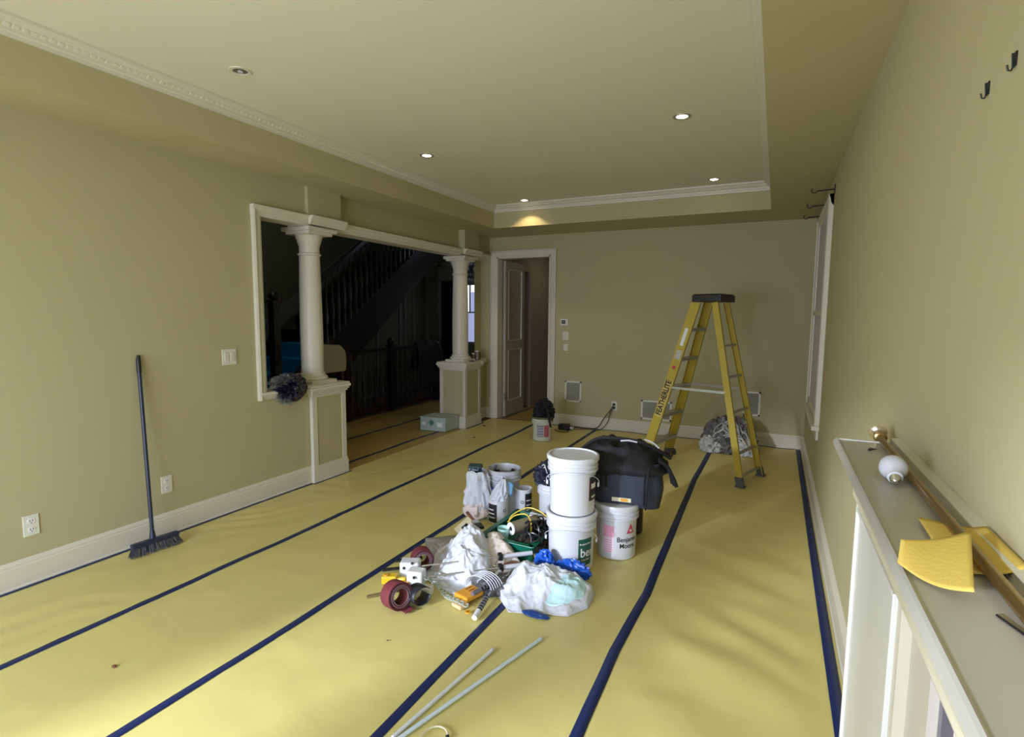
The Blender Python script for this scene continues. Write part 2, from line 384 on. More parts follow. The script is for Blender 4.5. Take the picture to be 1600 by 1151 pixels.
# door casing, door, passage beyond
m = MB(); P = casing_profile(.085, .03)
m.prism(P, lambda u, v, t: (DX0-.085+u, D-v, t), 0, DZ+.085); m.prism(P, lambda u, v, t: (DX1+.085-u, D-v, t), 0, DZ+.085)
m.prism(P, lambda u, v, t: (t, D-v*1.03, DZ+.0855-u), DX0-.0855, DX1+.0855)
m.box((DX0, D-.004, 0), (DX0+.02, D+.144, DZ)); m.box((DX1-.02, D-.004, 0), (DX1, D+.144, DZ)); m.box((DX0, D-.004, DZ-.02), (DX1, D+.144, DZ))
struct('trim_4', m, TRIM, 'cream moulded casing round the back doorway')
HB = mat('passage_paint', (.42, .34, .26), .8, vary=.05)
DOORM = mat('door_paint', (.42, .37, .29), .5)
m = MB(); x0, x1 = -3.515, -3.475; ya, yb = 6.93, 7.57
m.box((x0+.001, ya+.001, .011), (x1-.012, yb-.001, 2.239))
for (p, q, r_, s_) in ((ya, ya+.09, .01, 2.24), (yb-.09, yb, .01, 2.24)): m.box((x0, p, r_), (x1, q, s_))
for zz in ((.01, .22), (.98, 1.10), (2.13, 2.24)): m.box((x1-.013, ya+.09, zz[0]), (x1-.0005, yb-.09, zz[1]))
dr = struct('door_1', m, DOORM, 'cream two-panel door swung open into the passage')
for z0, z1 in ((.22, .98), (1.10, 2.13)):
    mm = MB()
    for a, b in (((ya+.09, z0), (ya+.105, z1)), ((yb-.105, z0), (yb-.09, z1)), ((ya+.09, z0), (yb-.09, z0+.015)), ((ya+.09, z1-.015), (yb-.09, z1))):
        mm.box((x1-.014, a[0], a[1]), (x1+.004, b[0], b[1]))
    mm.build('panel_moulding', TRIM, dr)
m = MB(); 
for z in (.25, 1.1, 2.0): m.box((x1-.02, ya-.012, z), (x1+.006, ya+.002, z+.09))
m.build('hinge', STEEL, dr)
m = MB(); 
m.box((-3.66, D+.14, 0), (-3.53, 7.60, ZS)); m.box((-3.66, 7.60, 2.15), (-3.53, 7.93, ZS)); m.box((-3.66, 7.93, 0), (-3.53, 9.6, ZS))
m.box((-3.66, 9.6, 0), (-1.9, 9.7, ZS)); m.box((-2.0, D+.14, 0), (-1.9, 9.6, ZS)); m.box((-3.66, D+.14, ZS), (-1.9, 9.7, ZS+.1))
struct('wall_passage', m, HB, 'taupe walls of the passage beyond the doorway')

# ------------------------------------------------------------ hall beyond the columns
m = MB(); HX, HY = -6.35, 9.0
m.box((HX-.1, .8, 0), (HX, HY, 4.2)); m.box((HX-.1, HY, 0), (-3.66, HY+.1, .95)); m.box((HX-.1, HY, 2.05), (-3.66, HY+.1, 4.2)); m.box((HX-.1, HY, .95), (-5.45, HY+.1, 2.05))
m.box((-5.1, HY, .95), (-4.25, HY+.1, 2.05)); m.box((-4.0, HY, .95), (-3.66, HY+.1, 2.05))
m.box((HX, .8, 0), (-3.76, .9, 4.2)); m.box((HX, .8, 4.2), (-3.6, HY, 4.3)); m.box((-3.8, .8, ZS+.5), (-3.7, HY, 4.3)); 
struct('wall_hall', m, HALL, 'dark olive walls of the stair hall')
# kitchen window with deep sill, panes, muntins
m = MB(); m.box((-5.47, HY-.03, .93), (-5.43, HY+.02, 2.1)); m.box((-5.12, HY-.03, .93), (-5.08, HY+.02, 2.1)); m.box((-5.47, HY-.03, .9), (-5.08, HY+.02, .95)); m.box((-5.47, HY-.03, 2.03), (-5.08, HY+.02, 2.1)); m.box((-5.47, HY-.02, 1.5), (-5.08, HY+.02, 1.525)); m.box((-5.285, HY-.02, 1.5), (-5.27, HY+.02, 2.05))
wn = struct('window_2', m, HALLT, 'far kitchen window beyond the second column')
MB().box((-5.45, HY+.03, .95), (-5.1, HY+.04, 1.5)).build('pane', DAY, wn)
MB().box((-5.45, HY+.03, 1.9), (-5.1, HY+.04, 2.04)).build('pane', DAYB, wn)
MB().box((-5.45, HY+.03, 1.525), (-5.285, HY+.04, 1.9)).build('pane', DAYB, wn)
MB().box((-5.27, HY+.03, 1.525), (-5.1, HY+.04, 1.9)).build('pane', DAY, wn)
m = MB(); m.box((-4.25, HY-.02, 1.86), (-4.22, HY+.02, 2.12)); m.box((-4.03, HY-.02, 1.86), (-4.0, HY+.02, 2.12)); m.box((-4.13, HY-.02, 1.86), (-4.11, HY+.02, 2.12)); m.box((-4.25, HY-.02, .08), (-4.22, HY+.02, .56)); m.box((-4.02, HY-.02, .08), (-4.0, HY+.02, .56))
wn = struct('window_3', m, HALLT, 'slim window seen through the passage opening')
MB().box((-4.22, HY-.012, 1.9), (-4.03, HY-.006, 2.08)).build('pane', DAYB, wn)
MB().box((-4.22, HY-.012, .1), (-4.02, HY-.006, .54)).build('pane', mat('dim_pane', (.5, .5, .47), .4, emit=.3), wn)
# wall mouldings under the stair and the painted shade of a dark opening
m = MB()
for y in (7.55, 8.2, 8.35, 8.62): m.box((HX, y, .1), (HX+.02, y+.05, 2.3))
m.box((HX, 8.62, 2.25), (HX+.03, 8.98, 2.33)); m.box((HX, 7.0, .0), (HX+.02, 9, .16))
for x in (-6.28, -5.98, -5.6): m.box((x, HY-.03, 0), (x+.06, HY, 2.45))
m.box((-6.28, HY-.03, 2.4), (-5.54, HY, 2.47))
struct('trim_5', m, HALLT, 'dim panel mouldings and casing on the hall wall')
MB().box((-5.92, HY-.02, 0), (-5.6, HY-.005, 2.12)).build('opening_shade', BLKP)['kind'] = 'structure'  # black slab standing in for the shade inside an open doorway

# staircase
st = thing('staircase', 'dark wooden staircase rising through the hall, treads covered in bright blue', 'staircase', (-5.7, 3.93, 0))
for i in range(14):
    y = 3.93+.257*i; z = .18*(i+1)
    a = MB().box((-6.3, y, z-.19), (-5.25, y+.27, z-.012)).box((-6.3, y-.02, z-.02), (-5.22, y+.27, z-.008)).build('step', DARKW, st)
    if i < 6: MB().box((-6.12, y-.026, z-.008), (-5.36, y+.25, z)).box((-6.12, y-.03, z-.185), (-5.36, y-.0205, z)).build('tread_cover', BLUEC, a, bevel=.006)['label'] = 'bright blue protective tread cover'
SL = .18/.257
def sz(y): return .18+SL*(y-3.93)
m = MB(); m.prism([(3.9, sz(3.9)+.02), (7.9, sz(7.9)+.02), (7.9, sz(7.9)+.27), (3.9, sz(3.9)+.27)], lambda u, v, t: (t, u, v), HX+.001, HX+.03); m.build('wall_skirt', HALLT, st)['label'] = 'pale skirting board climbing the wall'
m = MB(); m.prism([(4.0, 0), (4.55, 0), (7.9, sz(7.9)-.46), (7.9, sz(7.9)+.03), (3.95, sz(3.95)+.03)], lambda u, v, t: (t, u, v), -5.25, -5.19); m.build('stringer', DARKW, st)
MB().prism([(4.6, .0), (7.9, sz(7.9)-.48), (7.9, sz(7.9)-.40), (4.6, .09)], lambda u, v, t: (t, u, v), -6.3, -5.2).build('soffit', DARKW, st)
def post(mb, x, y, z0, z1, w=.045):
    mb.box((x-w, y-w, z0), (x+w, y+w, z1-.12)); mb.box((x-w*1.3, y-w*1.3, z1-.12), (x+w*1.3, y+w*1.3, z1-.09))
    mb.lathe([(w*.8, z1-.09), (w*1.2, z1-.06), (w*1.3, z1-.03), (w*.8, z1), (.004, z1+.01)], (x, y, 0), 12)
m = MB(); post(m, -5.2, 4.42, 0, 1.72); m.build('newel_post', DARKW, st)
m = MB(); m.bar((-5.2, 5.05, sz(5.05)+.88), (-5.2, 7.75, sz(7.75)+.88), .06, .05); m.build('handrail', DARKW, st)
SPN = mat('dark_turned_wood', (.030, .026, .026), .22, coat=.6)
b0 = None
for i in range(24):
    y = 5.12+i*.11; z = sz(y)
    if b0 is None:
        mb = MB().lathe([(.016, 0), (.016, .18), (.010, .2), (.022, .3), (.024, .42), (.012, .55), (.018, .58), (.010, .62), (.012, .86)], (0, 0, 0), 8)
        b0 = mb.build('baluster', SPN, st, smooth=True); b = b0
    else:
        b = b0.copy(); COL.objects.link(b)
    b.parent = st; b.matrix_parent_inverse = st.matrix_world.inverted(); b.location = (-5.2, y, z+.0)
# guard rail along the hall floor
rl = thing('guard_rail', 'black wooden guard rail with spindles round the stairwell', 'railing', (-5.13, 5.5, 0))
m = MB(); post(m, -5.13, 5.48, 0, 1.06); m.build('newel_post', DARKW, rl)
m = MB(); post(m, -5.13, 6.42, 0, 1.12, .04); m.build('newel_post', DARKW, rl)
m = MB(); post(m, -5.13, 7.62, 0, 1.02, .045); m.build('newel_post', DARKW, rl)
MB().box((-5.165, 5.48, .94), (-5.095, 7.62, .985)).build('top_rail', DARKW, rl)
MB().box((-5.155, 5.48, .07), (-5.105, 7.62, .11)).build('bottom_rail', DARKW, rl)
for i in range(17):
    y = 5.58+i*.12
    if abs(y-6.42) < .05: continue
    b = b0.copy(); COL.objects.link(b); b.parent = rl; b.matrix_parent_inverse = rl.matrix_world.inverted(); b.location = (-5.13, y, .1); b.scale = (1, 1, .98)
MB().box((-5.22, 5.4, 0), (-5.08, 7.7, .03)).build('kerb', mat('rail_kerb', (.30, .22, .09), .5), rl)['label'] = 'pale timber kerb under the rail'
# coat on the rail
m = MB()
def coat(u, v):
    y = 7.05+u*.62+.02*math.sin(v*7); a = v*2-1
    x = -5.13+(.06+.05*abs(a))*(1 if a > 0 else -1)*min(1, abs(a)*5)+.03*nz(y*9, v*5)
    z = 1.03-.72*abs(a)**1.1*(1 if a > 0 else .6)+.02*nz(y*6, v*4, 3)
    return (x, y, z)
m.grid(16, 28, coat); o = m.build('draped_coat', BLACK, smooth=True, solid=.012); tag(o, 'black coat draped over the end of the stairwell guard rail', 'coat')
# cream chair behind the first column
ch = thing('hall_chair', 'cream upholstered chair standing behind the left column', 'chair', (-4.62, 4.75, 0))
m = MB(); m.prism([(4.42, .80), (4.90, .80), (4.915, .92), (4.90, 1.04), (4.82, 1.115), (4.50, 1.14), (4.42, 1.1)], lambda u, v, t: (t, u, v), -4.66, -4.58)
m.build('backrest', mat('cream_upholstery', (.38, .33, .26), .8), ch, bevel=.015)
MB().box((-4.95, 4.44, .42), (-4.58, 4.88, .5)).build('seat', DARKW, ch, bevel=.02)
for x in (-4.92, -4.61):
    for y in (4.47, 4.85): MB().box((x-.02, y-.02, 0), (x+.02, y+.02, .80 if x > -4.7 else .42)).build('leg', DARKW, ch)
# chandelier in the far room
cd = thing('chandelier', 'small crystal chandelier hanging in the far room', 'chandelier', (-4.37, 7.5, 2.0))
MB().tube([(-4.37, 7.5, 2.3), (-4.37, 7.5, 4.2)], .006, 6).build('chain', DARKW, cd)
m = MB()
for ring, (r_, z) in enumerate(((.06, 2.32), (.11, 2.26), (.13, 2.18), (.10, 2.1), (.05, 2.03))):
    for j in range(9):
        t = 2*PI*j/9+ring; m.lathe([(.002, -.03), (.014, 0), (.002, .03)], (-4.37+r_*math.cos(t), 7.5+r_*math.sin(t), z), 5)
m.build('crystal_drops', CRYSTAL, cd); MB().lathe([(.02, 0), (.05, .03), (.02, .1), (.03, .2), (.01, .3)], (-4.37, 7.5, 2.03), 10).build('stem', DARKW, cd)

# ------------------------------------------------------------ paper sheets and tape
def sheet(x0, x1, y0, y1, label, M_=PAPER, step=.034, group='protective paper strips on the floor'):
    nx = max(2, int((x1-x0)/step)); ny = max(2, int((y1-y0)/step))
    m = MB().grid(nx, ny, lambda u, v: (x0+(x1-x0)*u, y0+(y1-y0)*v, hgt(x0+(x1-x0)*u, y0+(y1-y0)*v)))
    o = m.build('floor_paper', M_, smooth=True, recalc=False)
    o.data.polygons.foreach_set('use_smooth', [True]*len(o.data.polygons))
    return tag(o, label, 'paper', group)
S_L, S1, S2, S3, S4, S_R = -3.588, -2.852, -2.018, -1.19, -.572, .322
sheet(S_L, S1, YF, 6.76, 'yellow floor paper strip along the left wall where the broom stands')
sheet(S1, S2, YF, 6.76, 'yellow floor paper strip, second from the left wall, running to the white pail')
sheet(S2, S3, YF, 6.76, 'yellow floor paper strip under the left half of the painting gear')
sheet(S3, S4, YF, 6.76, 'yellow floor paper strip under the white pail stack and aqua bag')
sheet(S4, S_R, YF, 6.76, 'yellow floor paper strip along the right wall under the ladder')
sheet(-4.47, -3.78, 3.0, 6.5, 'dim yellow floor paper strip just behind the two columns', PAPER_DIM)
sheet(-5.08, -4.47, 3.0, 7.6, 'dim yellow floor paper strip beside the stair rail', PAPER_DIM)
sheet(-3.78, -3.588, 3.82, 5.93, 'narrow yellow floor paper piece in the gap between the columns', PAPER_DIM)
sheet(-3.53, -2.75, 6.76, 9.5, 'yellow floor paper strip through the back doorway', PAPER_DIM)
sheet(-2.75, -2.0, 6.93, 9.5, 'yellow floor paper in the passage on the right side', PAPER_DIM)
def tape(pts, wd, label, wob=0):
    pts = [Vector((p[0], p[1], 0)) for p in pts]; out = []
    for a, b in zip(pts, pts[1:]):
        n = max(1, int((b-a).length/.07)); out += [a+(b-a)*i/n for i in range(n)]
    out.append(pts[-1]); vs = []; fs = []
    for i, p in enumerate(out):
        d = out[min(i+1, len(out)-1)]-out[max(i-1, 0)]; d.normalize(); nrm = Vector((-d.y, d.x, 0))
        off = wob*nz(p.x*2, p.y*1.7, 3)
        for s in (-1, 0, 1):
            q = p+nrm*(wd/2*s+off); vs.append((q.x, q.y, hgt(q.x, q.y)+.0022))
    for i in range(len(out)-1):
        for s in (0, 1): fs.append((3*i+s, 3*i+s+1, 3*i+s+4, 3*i+s+3))
    o = MB().add(vs, fs).build('floor_tape', TAPE, smooth=True, solid=.0006)
    return tag(o, label, 'tape', 'blue tape strips on the floor paper')
W = .042
tape([(-3.574, YF), (-3.574, 3.41)], .028, 'blue tape strip along the foot of the left baseboard')
tape([(-3.549, 3.37), (-3.549, 3.83)], .026, 'short blue tape strip at the foot of the left column pedestal')
tape([(-2.862, YF), (-2.852, .98), (-2.838, 2.25), (-2.85, 4), (-2.872, 6.3), (-2.88, 6.75)], W, 'blue tape seam between the broom strip and the next paper strip', .006)
tape([(-2.016, YF), (-2.012, 1), (-2.008, 3.4), (-2.035, 6.68)], W, 'blue tape seam passing left of the painting gear towards the extension cord', .006)
tape([(-1.20, YF), (-1.196, 1.39), (-1.185, 2.34), (-1.19, 6.7)], W, 'blue tape seam running under the painting gear beside the white rods', .004)
tape([(-.562, YF), (-.562, 1.7), (-.572, 2.24), (-.549, 2.8), (-.573, 4.0), (-.593, 5.05), (-.576, 6.75)], .046, 'blue tape seam running from the foreground to the ladder and film heap', .006)
tape([(.288, YF), (.288, 2.77), (.296, 6.74)], .046, 'blue tape strip along the foot of the right baseboard')
tape([(-2.66, 6.735), (.27, 6.74)], .03, 'blue tape strip along the foot of the back baseboard')
tape([(-3.54, 5.94), (-3.54, 6.40), (-3.70, 6.42)], .03, 'blue tape at the foot of the right column pedestal')
tape([(-3.69, 6.42), (-3.69, 6.745), (-3.4, 6.79), (-2.66, 6.76)], .025, 'blue tape across the threshold of the back doorway')
tape([(-3.765, 3.85), (-3.765, 5.93)], .035, 'blue tape seam in the opening between the columns')
tape([(-4.48, 4.3), (-4.48, 6.3)], .04, 'blue tape seam on the hall paper beside the stair rail')
tape([(-3.45, 6.8), (-3.4, 9.4)], .03, 'blue tape seam on the passage paper along the open door')

# ------------------------------------------------------------ columns
def column(y, label, kr):
    t = thing('column', label, 'column', (-3.75, y, 0))
    x0, x1, a, b = -3.955, -3.575, y-.195, y+.195
    MB().box((x0, a, 0), (x1, b, .79)).build('pedestal', WALL, t)
    m = MB(); e = .006
    for yy in (a, b-.045):
        m.box((x1-.03, yy-(e if yy == a else 0), .14), (x1+e, yy+.045+(e if yy != a else 0), .79))
    m.box((x0-e, a-e, .14), (x0+.045, a+.03, .79)); m.build('corner_board', TRIM, t)
    m = MB()
    for ex, z0, z1 in ((.022, 0, .012), (.016, .012, .125), (.011, .125, .15)):
        m.box((x0-ex, a-ex, z0), (x1+ex, b+ex, z1))
    m.build('plinth', TRIM, t)
    m = MB()
    for ex, z0, z1 in ((.008, .755, .78), (.02, .78, .80), (.032, .80, .82), (.042, .82, .845), (.034, .845, .862)):
        m.box((x0-ex, a-ex, z0), (x1+ex, b+ex, z1))
    m.build('pedestal_cap', TRIM, t, bevel=.004)
    cx = -3.765
    m = MB().box((cx-.145, y-.145, .862), (cx+.145, y+.145, .89)); m.lathe([(r*kr, z) for r, z in [(.135, .89), (.142, .905), (.135, .922), (.118, .93), (.115, .95), (.106, .955)]], (cx, y, 0), 40)
    m.build('shaft_base', TRIM, t, smooth=True)
    m = MB().lathe([(r*kr, z) for r, z in [(.104, .95), (.106, 1.2), (.105, 1.45), (.100, 1.75), (.094, 1.995)]], (cx, y, 0), 40); m.build('shaft', TRIM, t, smooth=True)
    m = MB().lathe([(r*kr, z) for r, z in [(.094, 1.99), (.108, 1.998), (.108, 2.008), (.094, 2.016), (.093, 2.07), (.097, 2.075), (.098, 2.085), (.106, 2.10), (.112, 2.13), (.120, 2.14), (.124, 2.165), (.13, 2.17)]], (cx, y, 0), 40)
    m.box((cx-.135, y-.135, 2.17), (cx+.145, y+.135, 2.195)); m.box((cx-.155, y-.165, 2.195), (cx+.175, y+.165, 2.228))
    m.build('capital', TRIM, t, smooth=True)
    return t
column(3.60, 'cream round column on a square pedestal, nearest the broom', .93)
column(6.165, 'cream round column on a square pedestal, next to the back doorway', 1.0)
MB().box((-3.93, 6.37, .80), (-3.70, D-.002, .86)).build('half_wall_cap', TRIM)
o = bpy.data.objects['half_wall_cap']; o.name = 'trim_6'; o['kind'] = 'structure'

# ------------------------------------------------------------ lights in the ceiling
def downlight(x, y, lit, label):
    t = thing('recessed_light', label, 'light', (x, y, ZT))
    MB().lathe([(.038, 0), (.040, -.004), (.058, -.004), (.060, 0)], (x, y, ZT), 28, cap=False).build('trim_ring', TRIM if not lit else ALU, t, smooth=True)
    if lit:
        MB().lathe([(.036, -.001), (.02, -.006), (.001, -.008)], (x, y, ZT), 20, cap=False).build('lamp_lens', LENS, t)
        l = bpy.data.lights.new('downlight', 'SPOT'); l.energy = 7 if y < 5 else 9; l.spot_size = 2.0 if (x < -2 and y > 5) else 1.35; l.spot_blend = .35; l.color = (1, .74, .42); l.shadow_soft_size = .02
        o = bpy.data.objects.new('spot_beam', l); COL.objects.link(o); o.parent = t; o.location = (0, 0, -.03)
    else:
        MB().lathe([(.038, -.001), (.03, -.003)], (x, y, ZT), 20, cap=True).build('lamp_lens', LENSOFF, t)
        MB().lathe([(.013, -.008), (.014, -.003)], (x, y, ZT), 12).build('lamp_cap', GREYPRINT, t)
downlight(-2.71, 2.14, False, 'unlit recessed ceiling light, nearest on the left of the tray')
downlight(-2.70, 3.89, True, 'lit recessed ceiling light on the left, midway down the tray')
downlight(-2.70, 5.85, True, 'lit recessed ceiling light at the far left corner of the tray, over the warm glow')
downlight(-.63, 3.85, True, 'lit recessed ceiling light on the right, midway down the tray')
downlight(-.61, 5.71, True, 'lit recessed ceiling light at the far right corner of the tray')

# ------------------------------------------------------------ right-wall window, curtain brackets, hooks
m = MB()
P = casing_profile(.08, .03)
m.prism(P, lambda u, v, t: (XR-v, WY0-.08+u, t), WZ0-.02, WZ1+.08); m.prism(P, lambda u, v, t: (XR-v, WY1+.08-u, t), WZ0-.02, WZ1+.08)
m.prism(P, lambda u, v, t: (XR-v, t, WZ1+.08-u), WY0-.08, WY1+.08)
wn = struct('window_4', m, TRIM, 'white cased window at the far end of the right wall')
m = MB(); m.box((XR-.055, WY0-.11, WZ0-.05), (XR, WY1+.11, WZ0-.015)); m.box((XR-.02, WY0-.08, WZ0-.13), (XR, WY1+.08, WZ0-.05)); m.build('window_sill', TRIM, wn, bevel=.005)
MB().box((XR-.012, WY0, WZ0), (XR+.0, WY1, WZ1)).build('blind', BLIND, wn)
m = MB(); m.box((XR-.022, WY0, WZ0), (XR-.004, WY0+.05, WZ1)); m.box((XR-.022, WY1-.05, WZ0), (XR-.004, WY1, WZ1)); m.box((XR-.022, WY0, WZ0), (XR-.004, WY1, WZ0+.06)); m.box((XR-.022, WY0, 1.5), (XR-.004, WY1, 1.54)); m.build('sash', TRIM, wn)
def bracket(y, z, label):
    t = thing('curtain_bracket', label, 'bracket', (XR, y, z), 'curtain brackets over the window')
    MB().box((XR-.006, y-.012, z-.035), (XR, y+.012, z+.035)).build('back_plate', BLKP, t)
    MB().tube([(XR-.004, y, z), (XR-.115, y, z-.004)], .005, 8).build('arm', BLKP, t)
    MB().tube([(XR-.115+.02*math.cos(a)-.02, y, z+.002+.02*math.sin(a)) for a in [i*PI/5-PI*.5-.5 for i in range(-3, 4)]], .004, 6).build('cup', BLKP, t)
bracket(4.72, 2.43, 'small dark curtain bracket over the right window, the nearest')
bracket(5.35, 2.43, 'small dark curtain bracket over the right window, the middle one')
bracket(6.0, 2.44, 'small dark curtain bracket over the right window, the farthest')
def hook(y, z, label):
    t = thing('wall_hook', label, 'hook', (XR, y, z), 'dark hooks on the right wall')
    MB().box((XR-.003, y-.005, z-.010), (XR, y+.005, z+.014)).build('plate', BLKP, t)
    MB().tube([(XR-.003, y, z+.011), (XR-.006, y, z+.012), (XR-.004, y, z-.010), (XR-.006, y, z-.016), (XR-.010, y, z-.015), (XR-.012, y, z-.006)], .0016, 6).build('prong', BLKP, t)
hook(1.243, 1.935, 'small dark metal hook high on the right wall, the one nearer the picture edge')
hook(1.375, 1.935, 'small dark metal hook high on the right wall, the one farther from the picture edge')

# ------------------------------------------------------------ switches, outlets, vents
def plate_l(name, y, z, w, h, label, cat):   # on left wall
    t = thing(name, label, cat, (XL, y, z)); MB().box((XL, y-w/2, z-h/2), (XL+.006, y+w/2, z+h/2)).build('cover_plate', PLATE, t, bevel=.002); return t
t = plate_l('light_switch', 2.655, 1.165, .115, .115, 'double rocker light switch on the left wall beside the opening', 'switch')
for dy in (-.024, .024): MB().box((XL+.006, 2.655+dy-.017, 1.13), (XL+.010, 2.655+dy+.017, 1.20)).build('rocker', TRIM, t, bevel=.002)
def outlet_l(y, z, label):
    t = plate_l('wall_outlet', y, z, .072, .115, label, 'outlet')
    for dz in (-.024, .024):
        o = MB().lathe([(.017, 0), (.017, .003)], (XL+.006, y, z+dz), 16, axis=(1, 0, 0)).build('socket', TRIMW, t)
        m = MB()
        for dy in (-.006, .006): m.box((XL+.0088, y+dy-.0015, z+dz-.002), (XL+.0094, y+dy+.0015, z+dz+.008))
        m.lathe([(.003, 0), (.003, .0005)], (XL+.0088, y, z+dz-.009), 8, axis=(1, 0, 0)); m.build('slot', BLKP, o)
outlet_l(1.416, .327, 'duplex outlet low on the left wall, near the picture edge')
outlet_l(2.152, .346, 'duplex outlet low on the left wall, just right of the broom')
def back(name, x0, x1, z0, z1, label, cat):
    t = thing(name, label, cat, ((x0+x1)/2, D, (z0+z1)/2)); return t
t = back('thermostat', -2.575, -2.46, 1.34, 1.44, 'white thermostat with a dark display on the back wall', 'thermostat')
MB().box((-2.575, D-.025, 1.345), (-2.465, D, 1.435)).build('housing', PLATE, t, bevel=.006); MB().box((-2.557, D-.027, 1.37), (-2.505, D-.024, 1.415)).build('display', BLKP, t)
MB().box((-2.545, D-.0285, 1.388), (-2.52, D-.0265, 1.397)).build('readout', GREYPRINT, t)
t = back('light_switch', 0, 0, 0, 0, 'cream light switch on the back wall directly under the thermostat', 'switch'); t.matrix_world = Matrix.Translation((-2.505, D, 1.21))
MB().box((-2.545, D-.006, 1.155), (-2.465, D, 1.265)).build('cover_plate', PLATE, t, bevel=.002); MB().box((-2.522, D-.010, 1.18), (-2.488, D-.005, 1.24)).build('rocker', TRIM, t)
t = back('wall_plate', -2.53, -2.47, 1.02, 1.09, 'small cream wall plate under the light switch on the back wall', 'plate')
MB().box((-2.53, D-.006, 1.01), (-2.47, D, 1.10)).build('cover_plate', PLATE, t, bevel=.002)
def vent(x0, x1, z0, z1, label, slats, name='wall_vent'):
    t = back(name, x0, x1, z0, z1, label, 'vent' if slats else 'speaker')
    f = .022; m = MB()
    m.box((x0, D-.010, z0), (x0+f, D, z1)); m.box((x1-f, D-.010, z0), (x1, D, z1)); m.box((x0, D-.010, z0), (x1, D, z0+f)); m.box((x0, D-.010, z1-f), (x1, D, z1)); m.build('frame', PLATE, t, bevel=.002)
    if slats:
        MB().box((x0+f, D-.002, z0+f), (x1-f, D-.001, z1-f)).build('backing', GRILL, t)
        n = 16; 
        for i in range(n):
            x = x0+f+(x1-x0-2*f)*(i+.5)/n; MB().box((x-.003, D-.008, z0+f), (x+.003, D-.002, z1-f)).build('slat', mat('grille_slat', (.45, .43, .34), .5), t)
    else: MB().box((x0+f, D-.008, z0+f), (x1-f, D-.001, z1-f)).build('grille', mat('speaker_mesh', (.30, .30, .24), .8, bump=.5, bscale=300), t)
vent(-2.50, -2.27, .33, .61, 'grey in-wall speaker grille just right of the back doorway', False, 'speaker_grille')
vent(-1.475, -1.10, .185, .43, 'white return-air vent low on the back wall behind the ladder front rails', True)
vent(-.29, -.11, .34, .625, 'grey in-wall speaker grille on the back wall behind the ladder rear rails', False, 'speaker_grille')
t = back('wall_outlet', -1.86, -1.78, .26, .38, 'duplex outlet on the back wall with two black plugs', 'outlet')
MB().box((-1.855, D-.006, .265), (-1.785, D, .38)).build('cover_plate', PLATE, t, bevel=.002)
for z in (.30, .345): MB().lathe([(.017, 0), (.017, .002)], (-1.82, D-.006, z), 14, axis=(0, -1, 0)).build('socket', TRIMW, t)
cd = thing('extension_cord', 'black extension cord from the back-wall outlet to the power block beside the pail', 'cord', (-2.0, 6.6, 0))
for z in (.30, .345): MB().box((-1.835, D-.035, z-.013), (-1.805, D-.008, z+.013)).build('plug', CORD, cd, bevel=.004)
def sm(pts, n=10):
    out = []; P_ = [Vector(p) for p in pts]
    for i in range(len(P_)-1):
        a, b, c, d = P_[max(i-1, 0)], P_[i], P_[i+1], P_[min(i+2, len(P_)-1)]
        for j in range(n):
            t = j/n; out.append(.5*((2*b)+(c-a)*t+(2*a-5*b+4*c-d)*t*t+(3*b-a-3*c+d)*t**3))
    return out+[P_[-1]]
MB().tube(sm([(-1.82, D-.035, .345), (-1.84, D-.09, .29), (-1.93, D-.1, .16), (-2.02, 6.70, .03), (-2.15, 6.69, .014), (-2.32, 6.66, .014), (-2.42, 6.60, .016)]), .006, 6).build('cable', CORD, cd, smooth=True)
MB().tube(sm([(-1.82, D-.035, .30), (-1.85, D-.07, .25), (-1.88, D-.09, .12), (-1.97, 6.66, .016), (-2.10, 6.64, .014), (-2.28, 6.55, .014), (-2.34, 6.45, .014), (-2.30, 6.38, .014), (-2.40, 6.32, .014), (-2.5, 6.42, .014)]), .005, 6).build('cable', CORD, cd, smooth=True)
pb = thing('power_block', 'black power adapter block on the floor right of the small pail', 'adapter', (-2.42, 6.5, 0))
MB().obox((-2.40, 6.50, .045), (.07, .01, 0), (-.008, .05, 0), (0, 0, .033)).build('housing', CORD, pb, bevel=.008)
MB().obox((-2.30, 6.51, .035), (.022, .003, 0), (-.003, .022, 0), (0, 0, .014)).build('connector', GREYPRINT, pb, bevel=.003)

# ------------------------------------------------------------ fireplace surround on the right
mt = thing('fireplace_mantel', 'white painted fireplace mantel and surround against the right wall', 'fireplace', (XR, 1.0, 0))
SH = [(.345, 1.098), (.205, 1.098), (.188, 1.100), (.179, 1.108), (.178, 1.118), (.184, 1.126), (.188, 1.129), (.192, 1.126), (.345, 1.126)]
MB().prism(SH, lambda u, v, t: (u, t, v), -.6, 1.905).build('shelf', mat('mantel_shelf_paint', (.50, .48, .42), .33), mt)
MB().prism([(.345, 1.126), (.322, 1.126), (.324, 1.140), (.345, 1.144)], lambda u, v, t: (u, t, v), -.6, 1.905).build('back_strip', TRIM, mt)
MB().box((.19, 1.893, 1.126), (.34, 1.905, 1.1285)).build('end_edging', TRIMW, mt)
CM = [(.345, 1.099), (.196, 1.099), (.196, 1.088), (.204, 1.080), (.205, 1.062), (.214, 1.05), (.224, 1.03), (.226, 1.01), (.234, 1.0), (.236, .965), (.245, .958), (.345, .958)]
MB().prism(CM, lambda u, v, t: (u, t, v), -.6, 1.875).build('crown_moulding', TRIM, mt, smooth=True)
PLX = .250
